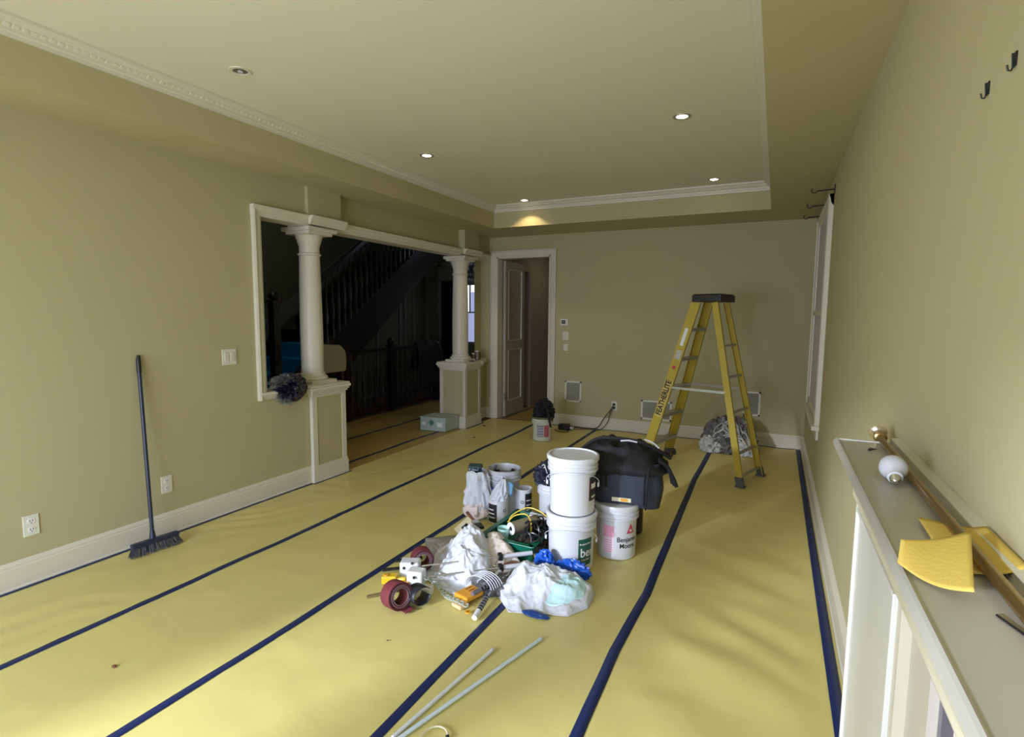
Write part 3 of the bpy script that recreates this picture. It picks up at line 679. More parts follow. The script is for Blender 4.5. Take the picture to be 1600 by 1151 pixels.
def pilaster(y0, y1):
    p = MB().box((PLX, y0, 0), (XR, y1, .96)).build('pilaster', TRIM, mt)
    m = MB(); e = .045
    for a, b in (((y0+e-.012, .1), (y0+e, .945)), ((y1-e, .1), (y1-e+.012, .945)), ((y0+e, .933), (y1-e, .945)), ((y0+e, .1), (y1-e, .112))):
        m.box((PLX-.010, a[0], a[1]), (PLX+.001, b[0], b[1]))
    m.build('panel_moulding', TRIMW, p, bevel=.002)
    MB().box((PLX-.003, y0+e, .112), (PLX+.002, y1-e, .933)).build('panel', TRIMW, p)
    MB().box((PLX-.006, y1-.018, 0), (PLX+.001, y1, .958)).build('edge_bead', TRIM, p, bevel=.003)
pilaster(1.235, 1.86); pilaster(-.45, .14)
MB().box((.270, 1.095, 0), (.335, 1.235, .958)).box((.270, .14, 0), (.335, .26, .958)).box((.270, .26, .885), (.335, 1.095, .958)).build('slip', MARBLE, mt)
MB().box((.285, 1.075, 0), (.302, 1.0945, .885)).box((.285, .2605, 0), (.302, .28, .885)).box((.285, .28, .865), (.302, 1.075, .885)).build('metal_frame', GUN, mt)
fb = thing('firebox', 'brick-lined firebox inside the white fireplace surround', 'fireplace', (.6, .7, 0))
m = MB(); m.box((.302, FY1, 0), (.90, FY1+.019, .87)); m.box((XR, FY0-.04, 0), (.90, FY0, .87)); m.box((.86, FY0, 0), (.90, FY1, .87)); m.box((XR, FY0-.04, .87), (.90, FY1+.04, .91)); m.box((XR, FY0, 0), (.9, FY1, .01)); m.build('mortar_lining', MORTAR, fb)
for j in range(11):
    z = .012+j*.078; off = .1 if j % 2 else 0
    x = .305-off
    while x < .85:
        a, b = max(x, .304), min(x+.19, .858)
        if b-a > .03: MB().box((a, FY1-.014, z), (b, FY1-.0005, z+.068)).build('brick', BRICK, fb, bevel=.003)
        x += .20
    y = FY0+.005-off
    while y < FY1:
        a, b = max(y, FY0+.002), min(y+.19, FY1-.016)
        if b-a > .03: MB().box((.846, a, z), (.8595, b, z+.068)).build('brick', BRICK, fb, bevel=.003)
        y += .20
# things on the shelf
ZM = 1.1262
rd = thing('curtain_rod', 'long aged brass rod lying on the mantel shelf with a round end flange', 'rod', (.305, 1.95, ZM))
MB().tube([(.298, 1.93, ZM+.0125), (.292, .3, ZM+.0125)], .0095, 16).build('pole', BRASS, rd, smooth=True)
MB().lathe([(.0, 0), (.022, .0), (.025, .004), (.022, .008), (.014, .012), (.012, .018), (.010, .028)], (.2985, 1.955, ZM+.022), 28, axis=(0, -1, -.4)).build('end_flange', mat('pale_brass', (.62, .53, .36), .25, metal=.8), rd, smooth=True)
MB().lathe([(.013, 0), (.018, .003), (.018, .012), (.013, .016)], (.300, 1.925, ZM+.0135), 20, axis=(0, -1, 0)).build('collar', BRASS, rd, smooth=True)
lb = thing('light_bulb', 'white frosted reflector bulb lying on the mantel, screw cap towards the room', 'bulb', (.27, 1.5, ZM))
bc = Vector((.258, 1.462, ZM+.029)); ax = Vector((-.05, -1, -.32)).normalized()
KB = .76
def kb(P_): return [(a*KB, b*KB) for a, b in P_]
MB().lathe(kb([(.002, -.040), (.018, -.038), (.030, -.030), (.036, -.016), (.0375, 0), (.034, .014), (.026, .026), (.021, .034), (.0195, .042), (.015, .046)]), bc, 32, axis=ax).build('glass_envelope', GLASSW, lb, smooth=True)
MB().lathe(kb([(.0195, .041), (.0205, .044), (.0195, .050), (.014, .051)]), bc, 28, axis=ax).build('collar', WHITE2, lb, smooth=True)
MB().lathe(kb([(.0135, .048), (.0145, .052), (.0125, .055), (.0142, .058), (.0122, .061), (.0138, .064), (.0118, .068), (.006, .073), (.003, .075)]), bc, 24, axis=ax).build('screw_cap', STEEL, lb, smooth=True)
def sandsheet(name, pts, bend, label, thick=.0012):
    # pts: four corners (x,y,z) bilinear + bend
    a, b, c, d = map(Vector, pts)
    def fn(u, v):
        p = (a*(1-u)+b*u)*(1-v)+(d*(1-u)+c*u)*v
        p = p+Vector((0, 0, bend(u, v))); return p
    o = MB().grid(14, 14, fn).build('sandpaper_sheet', SAND, smooth=True, solid=thick); return tag(o, label, 'sandpaper', 'sandpaper sheets on the mantel')
sandsheet('s', ((.181, .943, ZM+.010), (.246, .851, ZM+.024), (.290, 1.043, ZM+.042), (.188, .972, ZM+.036)), lambda u, v: -.012*math.sin(PI*u)*(1-v)-.006*math.sin(PI*u)*v, 'yellow sandpaper sheet curling over the mantel edge, nearer of the two')
sandsheet('s', ((.252, .960, ZM+.001), (.342, .985, ZM+.020), (.340, 1.15, ZM+.020), (.252, 1.185, ZM+.008)), lambda u, v: -.012*math.sin(PI*u)*u, 'yellow sandpaper sheet under the brass rod, farther of the two')
# keep the second sheet clear of the rod: it lies over it
sc = thing('screw', 'tiny dark crossed screws near the end of the mantel', 'screw', (.265, 1.78, ZM))
MB().tube([(.255, 1.77, ZM+.002), (.272, 1.785, ZM+.003)], .0016, 6).tube([(.257, 1.787, ZM+.004), (.270, 1.768, ZM+.005)], .0013, 6).build('shank', BLKP, sc)
MB().lathe([(.004, 0), (.004, .002)], (.253, 1.768, ZM+.002), 8, axis=(1, 1, 0)).build('head', BLKP, sc)
al = thing('hex_key', 'thin black metal key lying on the mantel at the picture edge', 'key', (.27, .82, ZM))
MB().tube([(.2685, .846, ZM+.002), (.292, .78, ZM+.002), (.31, .72, ZM+.002)], .0016, 6).build('long_arm', BLKP, al)
MB().tube([(.31, .72, ZM+.002), (.318, .724, ZM+.002)], .0016, 6).build('short_arm', BLKP, al)

# ------------------------------------------------------------ broom
br = thing('broom', 'dark push-handle broom with grey bristles leaning on the left wall', 'broom', (-3.41, 1.95, 0))
hp = Vector((-3.435, 1.945, .075)); top = Vector((XL+.013, 2.016, 1.19))
MB().tube([hp, hp+(top-hp)*.93], .0115, 12).build('handle', BROOMB, br, smooth=True)
MB().tube([hp+(top-hp)*.93, top], .0135, 12).build('grip', BLKP, br, smooth=True)
MB().tube([top, top+Vector((0, .003, .03))], [.013, .009], 12).build('hanging_cap', BLKP, br, smooth=True)
MB().tube([hp-Vector((0, 0, .02)), hp+(top-hp)*.05], [.022, .013], 12).build('socket', BROOMB, br, smooth=True)
hd = Vector((.10, .98, 0)).normalized(); nd = Vector((hd.y, -hd.x, 0))
c0 = Vector((-3.425, 1.955, .072))
MB().obox(c0+Vector((0, 0, 0)), hd*.135, nd*.020, (0, 0, .014)).build('head_block', BROOMB, br, bevel=.006)
m = MB()
for i in range(420):
    u = R.uniform(-1, 1); v = R.uniform(-1, 1)
    p = c0+hd*.132*u+nd*.016*v+Vector((0, 0, -.01)); q = c0+hd*(.152*u+R.uniform(-.006, .006))+nd*(.030*v+.012)+Vector((0, 0, -.062+R.uniform(0, .006)))
    m.tube([p, q], .0016, 3, cap=False)
tag(m.build('bristles', BRISTLE, br), kind='stuff')

# ------------------------------------------------------------ step ladder
ld = thing('step_ladder', 'yellow fibreglass step ladder with a black top cap, open near the back wall', 'ladder', (-.6, 5.37, 0))
zf = .008
F1, F2, R1, R2 = Vector((-1.125, 5.25, zf)), Vector((-.97, 5.80, zf)), Vector((-.205, 5.0, zf)), Vector((-.055, 5.46, zf))
sp = Vector((.95, -.30, 0)).normalized(); sa = Vector((.28, .96, 0)).normalized()
cc = Vector((-.53, 5.36, 1.615)); 
f1, f2 = cc-sp*.105-sa*.15, cc-sp*.105+sa*.15; r1, r2 = cc+sp*.07-sa*.14, cc+sp*.07+sa*.14
def rail(a, b, w1, w2, nm='front_rail'):
    m = MB(); d = (b-a).normalized(); n = sa; q = d.cross(n).normalized()
    m.obox((a+b)/2, n*.003, q*w1/2, (b-a)/2); m.obox((a+b)/2+q*(w1/2-.003)+n*.011*w2, n*.012, q*.003, (b-a)/2); m.obox((a+b)/2-q*(w1/2-.003)+n*.011*w2, n*.012, q*.003, (b-a)/2)
    return m.build(nm, YEL, ld)
rail(F1, f1, .088, 1); rail(F2, f2, .088, -1); rail(R1, r1, .056, 1, 'rear_rail'); rail(R2, r2, .056, -1, 'rear_rail')
for i in range(5):
    t = (i+.88)/5.75
    a = F1+(f1-F1)*t; b = F2+(f2-F2)*t; mid = (a+b)/2
    MB().obox(mid, (b-a)/2*.985, sp*.042, (0, 0, .003)).obox(mid-sp*.042-Vector((0, 0, .012)), (b-a)/2*.985, sp*.002, (0, 0, .014)).obox(mid+sp*.042-Vector((0, 0, .012)), (b-a)/2*.985, sp*.002, (0, 0, .014)).build('step', ALU, ld)
for i in range(5):
    t = (.28, .98, 2.25, 3.35, 4.35)[i]/5.75; a = R1+(r1-R1)*t; b = R2+(r2-R2)*t
    MB().bar(a, b, .028, .016).build('rear_brace', ALU, ld)
for (a, b) in ((F1+(f1-F1)*.50, R1+(r1-R1)*.50), (F2+(f2-F2)*.50, R2+(r2-R2)*.50)):
    MB().bar(a, b, .004, .022, up=(0, 0, 1)).build('spreader', ALU, ld)
for p, q in ((F1, f1), (F2, f2), (R1, r1), (R2, r2)):
    d = (q-p).normalized(); w_ = .05 if p in (F1, F2) else .034
    MB().obox(p+d*.045, sa*.016, sp*w_, d*.04).obox(p+Vector((0, 0, .006)), sa*.03, sp*(w_+.006), (0, 0, .008)).build('foot', mat('ladder_foot', (.10, .10, .10), .5, metal=.3), ld, bevel=.003)
CAPM = mat('ladder_cap_plastic', (.014, .013, .013), .45, bump=.4, bscale=30, vary=.4, vscale=30)
m = MB(); m.obox(cc+Vector((0, 0, .035)), sp*.135, sa*.175, (0, 0, .032)); m.obox(cc+Vector((0, 0, .070)), sp*.125, sa*.165, (0, 0, .006)); m.build('top_cap', CAPM, ld, bevel=.008)
m = MB()
for i in range(7):
    a = cc+sp*R.uniform(-.12, .12)+sa*R.uniform(-.17, .17)+Vector((0, 0, .077)); m.lathe([(.014, 0), (.012, .003)], a, 8)
m.build('paint_spots', GREYPRINT, ld)
# lettering on near front rail
dF = (f1-F1).normalized(); qF = dF.cross(sa).normalized()
LP = F1+(f1-F1)*.335-sa*.0045
def railmap(base, sgn=1):
    return lambda x, y: base+dF*x*1+qF*(-y)*sgn
qs = -1 if qF.dot(sp) > 0 else 1
def rmap(b): return lambda x, y: b+dF*x+(qF*qs)*0+(-sp)*0+(qF*(1 if (-sp).dot(qF) > 0 else -1))*y
MB().obox(F1+(f1-F1)*.43-sa*.0038, dF*.185, qF*.034, sa*.0006).build('name_plate', mat('plate_yellow', (.62, .50, .12), .5), ld)
text('lettering', 'FEATHERLITE', .074, rmap(F1+(f1-F1)*.33-sa*.0052-(qF*(1 if (-sp).dot(qF) > 0 else -1))*.022), BLKPRINT, ld, 'black printed lettering', sx=.80, bold=.035)
MB().obox(F1+(f1-F1)*.80-sa*.0038, dF*.085, qF*.016, sa*.0006).build('label', WPRINT, ld)['label'] = 'white safety sticker'
MB().obox(F1+(f1-F1)*.695-sa*.0038, dF*.045, qF*.028, sa*.0006).build('label', mat('scuffed_label', (.5, .48, .42), .6, vary=.5, vscale=40), ld)['label'] = 'scuffed pale sticker'
MB().lathe([(.018, 0), (.018, .001)], F1+(f1-F1)*.62-sa*.0045, 14, axis=-sa).build('badge', RED, ld)

# film heap behind the ladder
hp_ = thing('film_heap', 'crumpled heap of grey plastic film on the floor behind the ladder', 'plastic sheet', (-.4, 6.3, 0))
flat_z[0] = .008
m = MB(); blob(m, (-.40, 6.34, .10), (.26, .19, .27), .38, 4.5, 11, 5); m.build('film_core', COILD, hp_, smooth=True)
m = MB()
for i in range(26):
    a0 = R.uniform(0, PI); cx = -.40+R.uniform(-.09, .09); cy = 6.30+R.uniform(-.09, .05); rx = R.uniform(.10, .24); rz = R.uniform(.14, .34); tl = R.uniform(-.5, .5)
    pts = [(cx+rx*math.cos(t)*math.cos(tl), cy-.06+rx*.5*math.sin(tl+t*.5)-.06*math.sin(t), max(.02, .05+rz*math.sin(t)+.01*math.sin(t*9))) for t in [j*PI/14 for j in range(15)]]
    m.tube(pts, R.uniform(.005, .010), 6)
m.build('film_fold', COIL, hp_, smooth=True)
m = MB(); blob(m, (-.57, 6.22, .07), (.12, .11, .11), .4, 5, 4, 4); blob(m, (-.22, 6.22, .06), (.12, .1, .12), .4, 5, 8, 4); m.build('film_edge', COIL, hp_, smooth=True)

# ------------------------------------------------------------ pails
def pail(name, x, y, z, r, h, label, lid=True, handle=True, hang=200, m=WHITEP, group=None, inside=None):
    t = thing(name, label, 'bucket', (x, y, z), group)
    rb = r*.87; s = h/.345
    prof = [(rb-.006, 0), (rb, .004), (rb+.001, .012), (rb+(r-.012-rb)*.75, h*.72)]
    for q in (.76, .84, .92): prof += [(r-.010, h*q-.004), (r-.001, h*q), (r-.001, h*q+.008), (r-.009, h*q+.012)]
    prof += [(r-.006, h-.006), (r-.004, h)]
    if not lid: prof += [(r-.009, h), (r-.013, h-.02), (rb-.005, .02), (.001, .018)]
    MB().lathe(prof, (x, y, z), 48, cap=lid).build('body', m, t, smooth=True)
    if lid:
        l = [(r-.004, h-.022), (r+.004, h-.018), (r+.005, h-.002), (r+.001, h+.006), (r-.010, h+.007), (r-.016, h-.008), (r-.05, h-.010), (.001, h-.010)]
        MB().lathe(l, (x, y, z), 48, cap=False).build('lid', m, t, smooth=True)
    if handle:
        a = math.radians(hang); e1 = Vector((x+(r)*math.cos(a), y+r*math.sin(a), z+h*.48)); e2 = Vector((x-r*math.cos(a), y-r*math.sin(a), z+h*.48))
        fwd = Vector((math.sin(a), -math.cos(a), 0))
        if fwd.y > 0: fwd = -fwd
        pts = []
        for i in range(25):
            th = PI*i/24; d = -math.cos(th); p = (e1+e2)/2+(e2-e1)/2*(d)
            p = Vector(((x+(r+.006)*math.cos(th)*-math.cos(a)*-1+fwd.x*(r+.006)*math.sin(th)), (y+(r+.006)*math.cos(th)*math.sin(a)+fwd.y*(r+.006)*math.sin(th)), z+h*.48+.11*math.sin(th)**.7*s))
            pts.append(p)
        MB().tube(pts, .0022, 6).build('wire_handle', GREYPRINT, t, smooth=True)
        for e in (e1, e2): MB().lathe([(.014, -.004), (.014, .004), (.008, .008)], e, 14, axis=(e-Vector((x, y, e.z)))).build('handle_ear', m, t, smooth=True)
    return t
def patch(t, x, y, z, r, th0, th1, z0, z1, m, name='label', n=10, rb=None, h=.335, label=None, off=.0012):
    """curved label on a pail's conical side"""
    def rad(zz): return r*.87+(r-.012-r*.87)*.75*(zz/(h*.72))+off
    o = MB().grid(n, 2, lambda u, v: (x+rad(z0+(z1-z0)*v)*math.cos(math.radians(th0+(th1-th0)*u)), y+rad(z0+(z1-z0)*v)*math.sin(math.radians(th0+(th1-th0)*u)), z+z0+(z1-z0)*v)).build(name, m, t, smooth=True)
    if label: o['label'] = label
    return o
def cyltext(t, s, size, x, y, z, r, th0, z0, m, off=.002, sx=1, h=.335, tilt=0, name='lettering'):
    def fn(u, v):
        zz = z0+v+tilt*u; rd_ = r*.87+(r-.012-r*.87)*.75*(zz/(h*.72))+off; a = math.radians(th0)+u/rd_
        return (x+rd_*math.cos(a), y+rd_*math.sin(a), z+zz)
    return text(name, s, size, fn, m, t, sx=sx)
ZB = .0065; H = .332; R5 = .149
# stack of two
px, py = -1.035, 2.955
t = pail('paint_pail', px, py, ZB, R5, H, 'lower white paint pail of the stack of two, with a green label', True, True, 197)
V0 = -71
patch(t, px, py, ZB, R5, V0+19, V0+61, .045, .205, DKGREEN, label='dark green label')
cyltext(t, 'ben', .075, px, py, ZB, R5, V0+24, .098, WPRINT, sx=.95)
cyltext(t, 'Benjamin Moore', .016, px, py, ZB, R5, V0+22, .170, WPRINT, sx=.9); cyltext(t, 'interior', .02, px, py, ZB, R5, V0+27, .074, WPRINT); cyltext(t, 'satin', .014, px, py, ZB, R5, V0+30, .055, WPRINT)
m = MB(); 
for i in range(9): patch(t, px, py, ZB, R5, V0-10, V0+13-(i%3)*3, .05+i*.014, .054+i*.014, mat('faint_print', (.70, .71, .76), .5), name='fine_print')
zt = ZB+H+.006
t = pail('paint_pail', px+.002, py+.003, zt, R5, H, 'upper white paint pail of the stack of two, with a black label', True, True, 197)
patch(t, px+.002, py+.003, zt, R5, V0+46, V0+84, .085, .225, BLKPRINT, label='black label')
patch(t, px+.002, py+.003, zt, R5, V0+52, V0+78, .155, .185, WPRINT, off=.0022, name='label'); patch(t, px+.002, py+.003, zt, R5, V0+55, V0+78, .10, .112, WPRINT, off=.0022, name='label')
patch(t, px+.002, py+.003, zt, R5, V0+40, V0+45, .075, .205, PINKP, name='label')
for i in range(9): patch(t, px+.002, py+.003, zt, R5, V0+12, V0+35-(i%4)*2, .085+i*.015, .089+i*.015, mat('faint_print', (.70, .71, .76), .5), name='fine_print')
patch(t, px+.002, py+.003, zt, R5, V0-46, V0-12, .025, .029, PINKP, name='fine_print')
MB().lathe([(.018, 0), (.016, .006), (.006, .008)], (px+.03, py+.01, zt+H-.010), 16).build('spout_cap', GREYPRINT, t)
MB().lathe([(.006, 0), (.006, .004)], (px-.03, py+.03, zt+H-.010), 10).lathe([(.006, 0), (.006, .004)], (px-.005, py+.03, zt+H-.010), 10).build('lid_mark', BLKPRINT, t)
# single
qx, qy = -.835, 3.235; rq = .137
t = pail('paint_pail', qx, qy, ZB, rq, H, 'white paint pail with pink panel and black lettering, beside the stack', True, False)
V1 = math.degrees(math.atan2(-qy, -qx)) 
patch(t, qx, qy, ZB, rq, V1-40, V1-6, .045, .215, PINKP, label='pale pink text panel'); patch(t, qx, qy, ZB, rq, V1-38, V1-6, .145, .215, PINK, off=.0018, name='label')['label'] = 'deep pink picture on the panel'
for i in range(6): patch(t, qx, qy, ZB, rq, V1-36, V1-9, .052+i*.014, .056+i*.014, PINK, name='fine_print', off=.0018)
cyltext(t, 'Benjamin', .043, qx, qy, ZB, rq, V1+2, .118, BLKPRINT, sx=.92); cyltext(t, 'Moore', .043, qx, qy, ZB, rq, V1+10, .078, BLKPRINT, sx=.92)
def tri(m_, s, off, nm, dz=0):
    pts = [(0, 0), (1, 0), (.5, 1)]
    def fn(u, v):
        a = math.radians(V1+30)+(u*s)/rq; zz = .168+v*s*.95+dz; rr_ = rq*.87+(rq-.012-rq*.87)*.75*(zz/(H*.72))+off
        return (qx+rr_*math.cos(a), qy+rr_*math.sin(a), ZB+zz)
    vs = []; N_ = 8
    mb = MB(); mb.grid(N_, N_, lambda u, v: fn(.5+(u-.5)*(1-v*.98)+0, v)); return mb.build(nm, m_, t)
tri(RED, .066, .0014, 'emblem')['label'] = 'red triangular emblem'
cyltext(t, 'M', .026, qx, qy, ZB, rq, V1+39, .178, WPRINT, off=.003)
for i in range(3): patch(t, qx, qy, ZB, rq, V1+16, V1+60, .040+i*.012, .044+i*.012, mat('faint_print', (.70, .71, .76), .5), name='fine_print')

# open pail with tools (left)
ax_, ay_ = -1.79, 3.56
t = pail('open_pail', ax_, ay_, ZB, .131, .335, 'open white pail filled with dark tools, back left of the gear pile', False, True, 170)
to = thing('tool_bundle', 'dark tools standing inside the open white pail', 'tools', (ax_, ay_, .1))
m = MB()
for i in range(9):
    a = R.uniform(0, 6.28); b = a+R.uniform(2, 4); m.tube([(ax_+.07*math.cos(a), ay_+.07*math.sin(a), .05), (ax_+.085*math.cos(b), ay_+.085*math.sin(b), .30+R.uniform(-.03, .03))], .012, 7)
m.build('tool_handle', BLKP, to, smooth=True)
MB().obox((ax_-.01, ay_, .275), (.085, .02, 0), (-.015, .07, 0), (0, 0, .022)).build('tool_case', NAVY, to, bevel=.01)
MB().obox((ax_+.02, ay_-.02, .303), (.04, .01, 0), (-.01, .03, 0), (0, 0, .006)).build('tool_blade', STEEL, to)
MB().tube([(ax_-.09, ay_-.02, .2), (ax_-.085, ay_+.03, .345)], .009, 8).build('tool_handle', BLKP, to)
# pail behind the stack with dark jacket
bx_, by_ = -1.36, 3.52
t = pail('white_pail', bx_, by_, ZB, .128, .30, 'white pail half hidden behind the stacked pails, holding a dark jacket', False, False)
flat_z[0] = .02
m = MB(); blob(m, (bx_-.02, by_+.0, .345), (.125, .11, .10), .42, 3.6, 21, 5, flat=False); o = m.build('dark_jacket', mat('jacket_cloth', (.018, .022, .042), .5, bump=.4, bscale=30, vary=.5, vscale=20), smooth=True)
tag(o, 'crumpled dark navy jacket stuffed in the pail behind the stack', 'jacket')
m = MB()
for i in range(5):
    a = R.uniform(0, 6.28); p0 = Vector((bx_+R.uniform(-.09, .07), by_-.08+R.uniform(-.02, .03), .37+R.uniform(-.06, .06)))
    m.tube(sm([p0, p0+Vector((.03, -.03, .02)), p0+Vector((.05, -.03, -.03))], 4), .003, 5)
m.build('drawstring', WHITE2, o)

# small cans
def can(x, y, r, h, label, lid, th, band):
    t = thing('paint_can', label, 'can', (x, y, ZB))
    prof = [(r-.003, 0), (r, .003), (r, h*.94), (r+.004, h*.95), (r+.004, h)]
    if not lid: prof += [(r-.003, h), (r-.004, .02), (.001, .02)]
    else: prof += [(r-.004, h+.001), (r-.006, h-.005), (.001, h-.005)]
    MB().lathe(prof, (x, y, ZB), 36, cap=False).build('body', WHITE2, t, smooth=True)
    def p2(a0, a1, z0, z1, m_, nm='label', off=.001):
        return MB().grid(8, 1, lambda u, v: (x+(r+off)*math.cos(math.radians(a0+(a1-a0)*u)), y+(r+off)*math.sin(math.radians(a0+(a1-a0)*u)), ZB+z0+(z1-z0)*v)).build(nm, m_, t, smooth=True)
    v = math.degrees(math.atan2(-y, -x))
    p2(v+band[0], v+band[1], .01, h*.86, BLKPRINT)['label'] = 'black label band'
    def tx(s, size, a0, z0, m_, sx=1):
        text('lettering', s, size, lambda u, w_: (x+(r+.002)*math.cos(math.radians(a0)+u/r), y+(r+.002)*math.sin(math.radians(a0)+u/r), ZB+z0+w_), m_, t, sx=sx)
    tx('O', .035, v+th, h*.5, BLKPRINT)
    for i in range(3): p2(v+band[0]+8, v+band[1]-10-(i*5), h*(.25+.17*i), h*(.25+.17*i)+.008, WPRINT, 'fine_print', .002)
    return t
can(-1.735, 3.36, .070, .165, 'small white can with a black label under a torn plastic bag', True, 28, (-75, -8))
can(-1.625, 3.555, .062, .205, 'small open white can with a black label, right of the bagged can', False, -20, (12, 80))

# bags by the cans
flat_z[0] = .008
def bagcone(name, c, r, h, m_, label, seed, lean=(0, 0), cat='bag', z0=.008, neck=.28, flare=.5):
    mb = MB(); n = 40; L_ = 22
    def fn(u, v):
        a = 2*PI*u; s = v
        rad_ = r*((1-s)**.6*.95+neck*(s > .0)*min(1, s*3)*(1 if s < .75 else 1+flare*(s-.75)*4))
        rad_ *= 1+.30*(.4-abs(noise.noise(Vector((math.cos(a)*2.4, math.sin(a)*2.4, s*2.5+seed))))*1.8)+.10*math.sin(a*9+seed+s*3)*s
        return (c[0]+rad_*math.cos(a)+lean[0]*s, c[1]+rad_*math.sin(a)+lean[1]*s, z0+h*s+.02*s*noise.noise(Vector((a, s, seed))))
    mb.grid(n, L_, fn); o = mb.build(name, m_, smooth=True); o.data.polygons.foreach_set('use_smooth', [True]*len(o.data.polygons))
    return tag(o, label, cat)
bagcone('plastic_bag', (-1.90, 3.40), .098, .34, BAGP, 'tall white plastic bag twisted upright beside the open pail', 3, (-.02, -.02), neck=.42)
bagcone('plastic_bag', (-1.735, 3.36), .070, .15, BAGP, 'torn white plastic bag tented over the small can', 8, (.03, .03), z0=.165, neck=.1)
t = thing('brush_box', 'small dark teal box balanced on the tall white bag', 'box', (-2.0, 3.5, .3))
MB().obox((-1.975, 3.45, .335), (.048, .012, 0), (-.008, .03, .006), (0, -.004, .030)).build('carton', DKTEAL, t, bevel=.003)
MB().obox((-1.973, 3.418, .340), (.034, .009, 0), (0, .001, 0), (0, 0, .010)).build('printed_band', GREYPRINT, t)
o = bagcone('pink_wrap', (-1.905, 3.36), .07, .12, mat('pinkish_film', (.80, .68, .66), .35, bump=.3, bscale=20, vary=.08, vscale=10), 'pale pink paper wrap at the foot of the tall white bag', 5, (0, 0), cat='wrap', neck=.8)
t = thing('blue_cloth', 'blue plastic scrap hanging between the tall bag and the open pail', 'plastic', (-1.84, 3.42, .2))
MB().grid(8, 8, lambda u, v: (-1.865+.07*u+.01*math.sin(v*5), 3.415+.03*u-.02*v, .255-.11*v-.05*u+.01*math.sin(u*9))).build('sheet', BLUEP, t, smooth=True, solid=.002)
t = thing('blue_wipe', 'light blue wipe draped over the front of the open pail rim', 'cloth', (-1.72, 3.46, .25))
MB().grid(10, 8, lambda u, v: (-1.765+.12*u, 3.425-.02*math.sin(u*3)-.02*v, .285-.10*v+.008*math.sin(u*11+v*4))).build('sheet', BLUEW, t, smooth=True, solid=.002)

# green paint tray with rollers, cable
tr = thing('paint_tray', 'green plastic paint tray under the rollers in the middle of the pile', 'tray', (-1.6, 3.2, 0))
u_ = Vector((.03, 1, 0)).normalized(); v_ = Vector((-u_.y, u_.x, 0)); tc_ = Vector((-1.405, 3.09, .01))
m = MB(); hw, hl = .24, .165
m.obox(tc_+Vector((0, 0, .012)), u_*hw, v_*hl, (0, 0, .006))
for s_ in (-1, 1):
    m.obox(tc_+u_*hw*s_+Vector((0, 0, .055)), u_*.006, v_*hl, (0, 0, .05)); m.obox(tc_+v_*hl*s_+Vector((0, 0, .055)), u_*hw, v_*.006, (0, 0, .05))
m.build('tray_body', GREEN, tr, bevel=.006)
m = MB()
for s_ in (-1, 1):
    m.obox(tc_+u_*(hw+.008)*s_+Vector((0, 0, .108)), u_*.018, v_*(hl+.02), (0, 0, .004)); m.obox(tc_+v_*(hl+.008)*s_+Vector((0, 0, .108)), u_*(hw+.02), v_*.018, (0, 0, .004))
m.build('tray_rim', GREEN, tr, bevel=.003)
def roller(a, b, r, label, mcov=ROLLB, tip=True):
    a, b = Vector(a), Vector(b); t = thing('paint_roller', label, 'roller', a, None)
    d = (b-a).normalized()
    MB().tube([a, b], r, 20).build('cover', mcov, t, smooth=True)
    MB().lathe([(r*.36, 0), (r*.38, -.004), (r*.98, -.004), (r*.98, .001)], a, 20, axis=d, cap=False).build('end_ring', WHITE2, t)
    MB().lathe([(r*.36, 0), (.001, .003)], a-d*.001, 14, axis=d, cap=True).build('core', BLKP, t)
    return t
roller((-1.45, 2.99, .135), (-1.34, 3.2, .14), .041, 'brown paint roller with a white end ring facing the room')
roller((-1.40, 3.20, .16), (-1.20, 3.16, .15), .024, 'small pale roller sleeve lying behind the brown roller', GREYPRINT)
cy = thing('yellow_cable', 'yellow cable loop curling over the green tray and down to the floor', 'cable', (-1.3, 3.0, 0))
MB().tube(sm([(-1.50, 3.04, .15), (-1.47, 3.08, .185), (-1.40, 3.10, .20), (-1.33, 3.03, .185), (-1.285, 2.93, .12), (-1.22, 2.86, .035), (-1.16, 2.85, .02)]), .0045, 7).build('loop', CORDY, cy, smooth=True)
MB().tube(sm([(-1.46, 3.02, .12), (-1.50, 3.08, .17), (-1.42, 3.16, .22), (-1.32, 3.16, .21), (-1.22, 3.10, .18), (-1.19, 3.05, .14)]), .0042, 7).build('loop', CORDY, cy, smooth=True)
MB().tube(sm([(-1.30, 3.08, .15), (-1.31, 3.0, .10), (-1.25, 2.93, .05), (-1.18, 2.88, .02)]), .0038, 7).build('loop', CORDY, cy, smooth=True)
# dark tangle beside the tray
fl = thing('dark_tangle', 'tangle of dark cords and straps between the tray and the stacked pails', 'cords', (-1.28, 2.98, 0))
m = MB()
for i in range(30):
    c = Vector((-1.30+R.uniform(-.05, .05), 3.0+R.uniform(-.08, .12), R.uniform(.04, .15))); rr_ = R.uniform(.03, .07); ax2 = Vector((R.uniform(-1, 1), R.uniform(-1, 1), R.uniform(-.3, .8))).normalized(); e1 = ax2.orthogonal().normalized(); e2 = ax2.cross(e1)
    pts = [c+(e1*math.cos(t)+e2*math.sin(t))*rr_ for t in [j*2*PI/16 for j in range(16)]]
    pts = [Vector((p.x, p.y, max(.012, p.z))) for p in pts]; m.tube(pts, .006, 6, closed=True)
m.build('cord_loops', BLKP, fl, smooth=True)
m = MB(); blob(m, (-1.30, 3.0, .05), (.09, .14, .085), .3, 4, 2, 4); m.build('dark_cloth', mat('olive_dark_cloth', (.05, .04, .02), .7, bump=.3, bscale=30), fl, smooth=True)
t = thing('crystal_cup', 'crumpled clear aqua cup standing in the green tray', 'cup', (-1.50, 2.97, .02))
